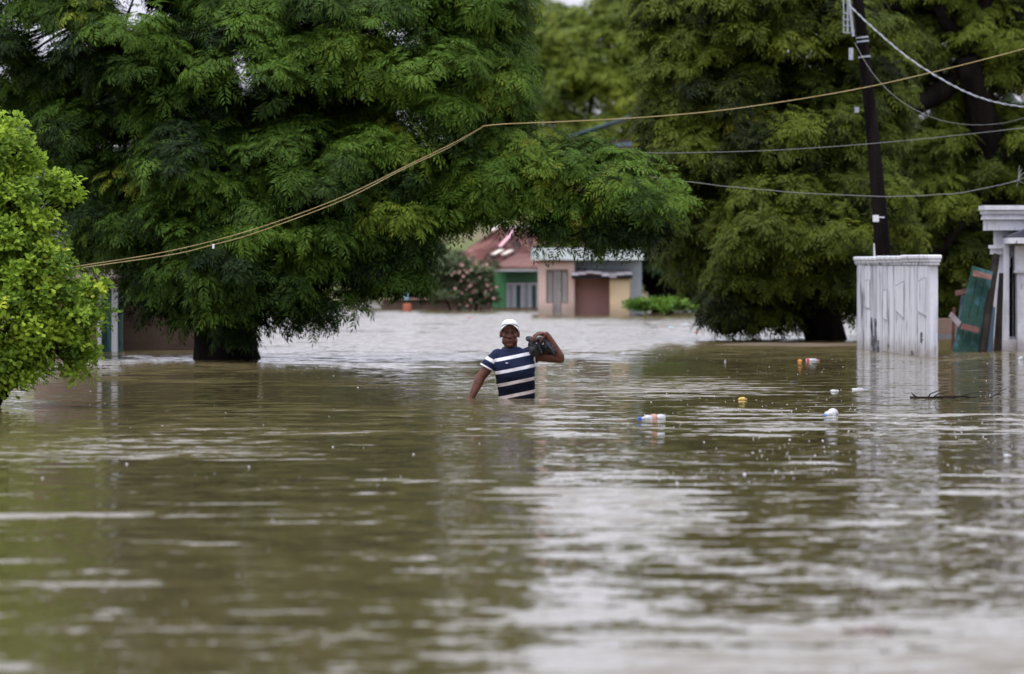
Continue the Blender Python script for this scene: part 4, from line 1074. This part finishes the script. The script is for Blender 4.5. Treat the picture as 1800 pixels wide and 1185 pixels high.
    # eyes, brows
    eyew = surf('eye_white', (.05, .034, .03), .6); iris = surf('iris', (.012, .008, .006), .2)
    hair = surf('dark_hair', (.012, .01, .009), .9)
    for s in (-1, 1):
        bm = bmesh.new(); ellip(bm, (hx + s * .029, -.071, .566), (.0125, .008, .004), None, 12); me6 = bpy.data.meshes.new('eye'); bm.to_mesh(me6); bm.free(); ey = link('eye', me6, eyew, p)
        bm = bmesh.new(); ellip(bm, (hx + s * .029, -.0775, .566), (.005, .003, .0045), None, 10); me6 = bpy.data.meshes.new('iris'); bm.to_mesh(me6); bm.free(); link('iris', me6, iris, ey)
        bm = bmesh.new(); tube(bm, [(hx + s * .012, -.093, .584), (hx + s * .03, -.091, .59), (hx + s * .048, -.078, .584)], [.002, .0025, .001], 6); me6 = bpy.data.meshes.new('eyebrow'); bm.to_mesh(me6); bm.free(); link('eyebrow', me6, hair, p)
    bm = bmesh.new(); tube(bm, [(hx - .024, -.09, .5005), (hx, -.097, .5015), (hx + .024, -.09, .5005)], [.001, .0022, .001], 6); me6 = bpy.data.meshes.new('mouth'); bm.to_mesh(me6); bm.free(); link('mouth', me6, iris, p)
    # trousers under water
    bm = bmesh.new(); loft(bm, [(-.36, .055, .005, .17, .12), (-.2, .05, 0, .17, .118), (-.1, .046, 0, .166, .115)])
    for s in (-1, 1): capsule(bm, (.05 + s * .078, .008, -.3), (.06 + s * .1, 0, -.66), .095, .07)
    link('shorts', fuse(bm, .012, 3), surf('dark_cotton', (.03, .03, .035), .9), p)
    # bag
    bm = bmesh.new()
    ellip(bm, (.205, -.10, .44), (.062, .075, .078)); ellip(bm, (.315, -.115, .462), (.078, .07, .062), Matrix.Rotation(.5, 3, 'Y')); ellip(bm, (.26, -.09, .495), (.08, .06, .05))
    ellip(bm, (.155, -.12, .52), (.04, .034, .026), Matrix.Rotation(.6, 3, 'Y')); ellip(bm, (.368, -.125, .418), (.042, .045, .035), Matrix.Rotation(.7, 3, 'Y')); ellip(bm, (.19, -.11, .485), (.05, .05, .04))
    bgm = fuse(bm, .006, 2)
    for v in bgm.vertices:
        q = Vector(v.co); v.co = q + v.normal * (.010 * mnoise.noise(q * 22) + .006 * mnoise.noise(q * 50))
    bag = link('bag', bgm, surf('black_nylon', (.02, .021, .025), .5, (.05, .052, .058), (16, 16, 16), .45, .6, bump=.4, bscale=40)); bag.location = p.location
    tag(bag, 'crumpled dark grey bag slung on the wading man\'s shoulder under his hand', 'bag')
    for (x, z, dx, dz) in ((.215, .487, .01, .007), (.268, .478, .012, .004), (.275, .487, .004, .009)):
        bm = bmesh.new(); box(bm, x - dx / 2, x + dx / 2, -.205, -.15, z - dz / 2, z + dz / 2, None, .001); me7 = bpy.data.meshes.new('buckle'); bm.to_mesh(me7); bm.free(); link('buckle', me7, hem, bag)
    bm = bmesh.new(); tube(bm, [(.14, -.14, .54), (.18, -.17, .50), (.235, -.18, .47), (.26, -.17, .40)], .009, 8); tube(bm, [(.30, -.185, .49), (.34, -.19, .44), (.37, -.175, .39)], .008, 8)
    me7 = bpy.data.meshes.new('strap'); bm.to_mesh(me7); bm.free(); link('strap', me7, surf('strap_webbing', (.04, .042, .05), .7), bag)
man()

# ------------------------------------------------------------------ floating litter
clearp = surf('milky_plastic', (.52, .53, .56), .35, (.36, .37, .38), (25, 25, 25)); bluecap = surf('blue_plastic', (.02, .09, .42), .35); orangelab = surf('orange_label', (.46, .24, .19), .6)
yellowp = surf('yellow_plastic', (.58, .4, .1), .5, (.42, .28, .08), (30, 30, 30)); orangep = surf('orange_plastic', (.6, .27, .05), .5); redp = surf('red_plastic', (.5, .03, .05), .4); cyanp = surf('pale_blue_plastic', (.35, .52, .62), .35)
def bottle(px, py, length, rad, ang, label, cap=bluecap, lab=None, body=clearp, crush=.0, tilt=.0, labpos=.45):
    D = gy(py); root = empty('plastic_bottle', (gx(px, py), D, rad * .1), ang); tag(root, label, 'bottle')
    prof = [(0, .0), (.0, .8), (.04, .97), (.12, 1), (.25, 1), (.32, .9), (.39, 1), (.5, 1), (.58, .92), (.65, 1), (.72, .95), (.8, .75), (.88, .42), (.92, .34), (1, .34), (1, 0)]
    bm = bmesh.new(); n = 14; rings = []
    for t, f in prof:
        rings.append([bm.verts.new((-length / 2 + t * length, math.cos(a) * rad * f, math.sin(a) * rad * f * (1 - crush * .3) + rad * crush * .35 * math.sin(t * 9))) for a in [2 * math.pi * k / n for k in range(n)]])
    for a_, b_ in zip(rings, rings[1:]):
        for k in range(n): bm.faces.new((a_[k], a_[(k + 1) % n], b_[(k + 1) % n], b_[k]))
    def fin(nm, bm, m, par=root):
        bmesh.ops.remove_doubles(bm, verts=bm.verts, dist=1e-5); bmesh.ops.recalc_face_normals(bm, faces=bm.faces)
        me = bpy.data.meshes.new(nm); bm.to_mesh(me); bm.free(); me.polygons.foreach_set('use_smooth', [True] * len(me.polygons)); return link(nm, me, m, par)
    fin('body', bm, body)
    bm = bmesh.new(); tube(bm, [(length / 2 - .004, 0, 0), (length / 2 + rad * .5, 0, 0)], rad * .42, 12); fin('cap', bm, cap)
    if lab:
        bm = bmesh.new(); tube(bm, [(-length / 2 + length * (labpos - .1), 0, 0), (-length / 2 + length * (labpos + .1), 0, 0)], rad * 1.03, 14); fin('label_band', bm, lab)
    root.rotation_euler = (0, tilt, ang)
    return root
bottle(1147, 737, .19, .035, math.pi + .25, 'white plastic bottle with blue cap and orange label band, floating right of the man', lab=orangelab, crush=.3)
bottle(1459, 730, .14, .042, math.pi + 1.0, 'white plastic bottle with blue cap floating in front of the white wall reflection', crush=.6, tilt=.15)
bottle(1428, 634, .16, .024, .2, 'small white bottle with red neck floating beside the orange scrap', cap=redp, lab=redp, labpos=.12)
bottle(1510, 686, .13, .017, .1, 'nearly sunk clear bottle with pale blue end floating left of the twigs', cap=cyanp, lab=None)
bottle(1207, 573, .22, .035, .3, 'tiny white bottle far off under the edge of the right neem', cap=clearp)
def scrap(px, py, w_, h_, d_, mat, name, label, cat, seed):
    r = random.Random(seed); bm = bmesh.new(); ellip(bm, (0, 0, 0), (w_ / 2, d_ / 2, h_), None, 12)
    for v in bm.verts:
        v.co += Vector((mnoise.noise(v.co * 40 + Vector((seed, 0, 0))), mnoise.noise(v.co * 40 + Vector((0, seed, 0))), mnoise.noise(v.co * 30 + Vector((0, 0, seed))))) * h_ * .55
    me = bpy.data.meshes.new(name); bm.to_mesh(me); bm.free()
    o = link(name, me, mat); o.location = (gx(px, py), gy(py), -h_ * .1); o.scale = (.8, .8, .8); return tag(o, label, cat)
yc = scrap(1306, 702, .10, .028, .06, yellowp, 'yellow_container', 'yellow plastic container bobbing between the man and the white wall', 'container', 3)
scrap(1406, 637, .065, .055, .05, orangep, 'orange_scrap', 'small round orange plastic piece floating left of the red necked bottle', 'litter', 5)
scrap(1275, 636, .05, .04, .04, clearp, 'white_scrap', 'small white plastic piece floating left of the orange one', 'litter', 6)
scrap(1096, 623, .10, .03, .08, clearp, 'white_scrap', 'white plastic scrap floating right behind the man\'s raised elbow', 'litter', 7)
scrap(1467, 687, .11, .014, .06, clearp, 'white_scrap', 'flat white scrap floating left of the nearly sunk bottle', 'litter', 8)
scrap(1796, 632, .10, .05, .07, clearp, 'white_scrap', 'white scrap at the right edge below the white house', 'litter', 9)
scrap(1771, 801, .06, .014, .05, clearp, 'white_scrap', 'small flat white scrap in the lower right, below the twigs', 'litter', 10)
scrap(1395, 673, .12, .03, .08, surf('dark_debris', (.03, .027, .02), .7), 'dark_debris', 'dark clump of debris floating above the yellow container', 'debris', 11)
scrap(826, 559, .16, .035, .1, surf('pinkish_debris', (.3, .14, .12), .7), 'red_scrap', 'tiny reddish scrap on the far water beyond the man', 'litter', 12)
scrap(1225, 585, .09, .04, .08, redp, 'red_scrap', 'tiny red scrap on the far water below the white bottle', 'litter', 13)
scrap(1180, 576, .13, .03, .1, cyanp, 'blue_scrap', 'tiny pale blue scrap on the far water left of the white bottle', 'litter', 14)
#scrap(435, 803, .06, .01, .05, clearp, 'white_scrap', 'flat pale scrap on the water at lower left', 'litter', 15)
# floating twigs
tb = empty('floating_branch', (gx(1640, 700), gy(700), 0)); tag(tb, 'dark twiggy branch floating in front of the green door reflection', 'branch')
Dt = gy(700)
def tw_(name, pts, r0):
    bm = bmesh.new(); tube(bm, [P(x, y, Dt + dy) for x, y, dy in pts], [r0 * (1 - .6 * i / (len(pts) - 1)) for i in range(len(pts))], 6, .2); bobj(name, bm, darkwood, tb)
tw_('stem', [(1600, 699, .1), (1640, 699, 0), (1690, 697, .1), (1730, 700, .2)], .012)
tw_('twig', [(1630, 700, 0), (1636, 692, 0), (1650, 687, .1), (1655, 686, .1)], .007)
tw_('twig', [(1612, 699, 0), (1605, 694, 0), (1602, 690, .05)], .009)
tw_('twig', [(1640, 699, 0), (1650, 692, -.1), (1668, 689, -.1)], .006)
tw_('twig', [(1735, 703, .1), (1750, 694, .1), (1768, 683, .15)], .006)
tw_('twig', [(1690, 697, .1), (1705, 692, .1), (1770, 685, .2)], .005)
tw_('twig', [(1660, 700, 0), (1672, 701, -.2), (1688, 698, -.2)], .009)
# near debris, out of focus
nb = empty('near_debris', (gx(1520, 1112), gy(1112), 0)); tag(nb, 'dark soggy debris floating close to the camera at lower right', 'debris')
for k, (dx, dy, c) in enumerate(((-.04, 0, brownwall), (.02, .05, pinkwood), (.06, -.03, brownwall))):
    bm = bmesh.new(); ellip(bm, (0, 0, 0), (.035, .03, .008), None, 10)
    for v in bm.verts: v.co += Vector((0, 0, mnoise.noise(v.co * 40 + Vector((k, 0, 0))) * .01))
    me = bpy.data.meshes.new('clump'); bm.to_mesh(me); bm.free(); o = link('clump', me, c, nb); o.location = (dx, dy, .004)
# barrel and cloth by the yard wall
bm = bmesh.new(); q = P(716, 538, 96); tube(bm, [(q.x, 96, -.6), (q.x, 96, -.05), (q.x, 96, .17), (q.x, 96, .19)], [.09, .1, .1, .085], 14)
tag(bobj('clay_jar', bm, surf('terracotta', (.34, .11, .06), .8, (.25, .08, .05), (5, 5, 5)), None, True), 'orange brown clay jar by the far yard wall at the tip of the left neem', 'jar')
bd = board('blue_cloth', surf('blue_cloth', (.2, .33, .4), .9), None, (711, 511), (718, 513), (717, 528), (710, 526), 98.8, .05, .03); tag(bd, 'small pale blue cloth hung on the far yard wall', 'cloth')

# bubbles and foam flecks drifting on the water
def flecks():
    r = np.random.default_rng(5); V = []; Fc = []
    def dome(x, y, rad, hgt):
        b = len(V); n = 7
        for k in range(n): V.append((x + rad * 1.25 * math.cos(2 * math.pi * k / n), y + rad * math.sin(2 * math.pi * k / n), -.002))
        for k in range(n): V.append((x + rad * .8 * math.cos(2 * math.pi * k / n), y + rad * .65 * math.sin(2 * math.pi * k / n), hgt * .7))
        V.append((x, y, hgt))
        for k in range(n):
            Fc.append((b + k, b + (k + 1) % n, b + n + (k + 1) % n, b + n + k)); Fc.append((b + n + k, b + n + (k + 1) % n, b + 2 * n))
    for _ in range(1500):
        py = 612 + (r.random() ** 1.0) * 240; px = r.uniform(950, 1800) if r.random() < .9 else r.uniform(60, 950)
        if mnoise.noise(Vector((gx(px, py) * .9, gy(py) * .35, 1))) < -.05: continue
        s = min(r.lognormal(-5.9, .4), .0065); dome(gx(px, py), gy(py), s, s * .6)
    for _ in range(50):
        py = r.uniform(800, 1180); px = r.uniform(-20, 1820); s = min(r.lognormal(-6.0, .35), .0045); dome(gx(px, py), gy(py), s, s * .6)
    me = bpy.data.meshes.new('foam_flecks'); me.from_pydata(V, [], Fc)
    o = link('foam_flecks', me, surf('foam', (.7, .7, .72), .25)); tag(o, 'small white bubbles and foam flecks drifting on the water', 'foam', None, 'stuff')
flecks()
def litter():
    r = np.random.default_rng(9); V = []; T = []
    spots = [(1640, 702, 90, 14), (1560, 640, 70, 10), (1300, 660, 200, 40), (470, 650, 160, 25), (1690, 640, 40, 10), (200, 700, 160, 60), (1100, 760, 500, 120)]
    for px, py, sx, sy in spots:
        for _ in range(34):
            y_ = max(612, r.normal(py, sy)); x_ = r.normal(px, sx); l = r.uniform(.02, .045); a = r.uniform(0, 6.28); w = l * .28
            c = np.array([gx(x_, y_), gy(y_), .004]); d = np.array([math.cos(a), math.sin(a), r.uniform(-.02, .12)]) * l; n = np.array([-math.sin(a), math.cos(a), .1]) * w
            V += [c - d, c + n, c + d, c - n]; T += [r.random()] * 4
    o = link('leaf_litter', quad_mesh('leaf_litter', np.array(V), np.array(T)), leaf_mat('dead_leaf', (.05, .035, .02), (.08, .07, .025), (.16, .12, .04)))
    tag(o, 'scattered brown and green leaves drifting on the water', 'leaves', None, 'stuff')
litter()
print('TRIS', sum(sum(len(p.vertices) - 2 for p in me.polygons) if len(me.polygons) < 5000 else len(me.loops) // 2 for me in bpy.data.meshes))
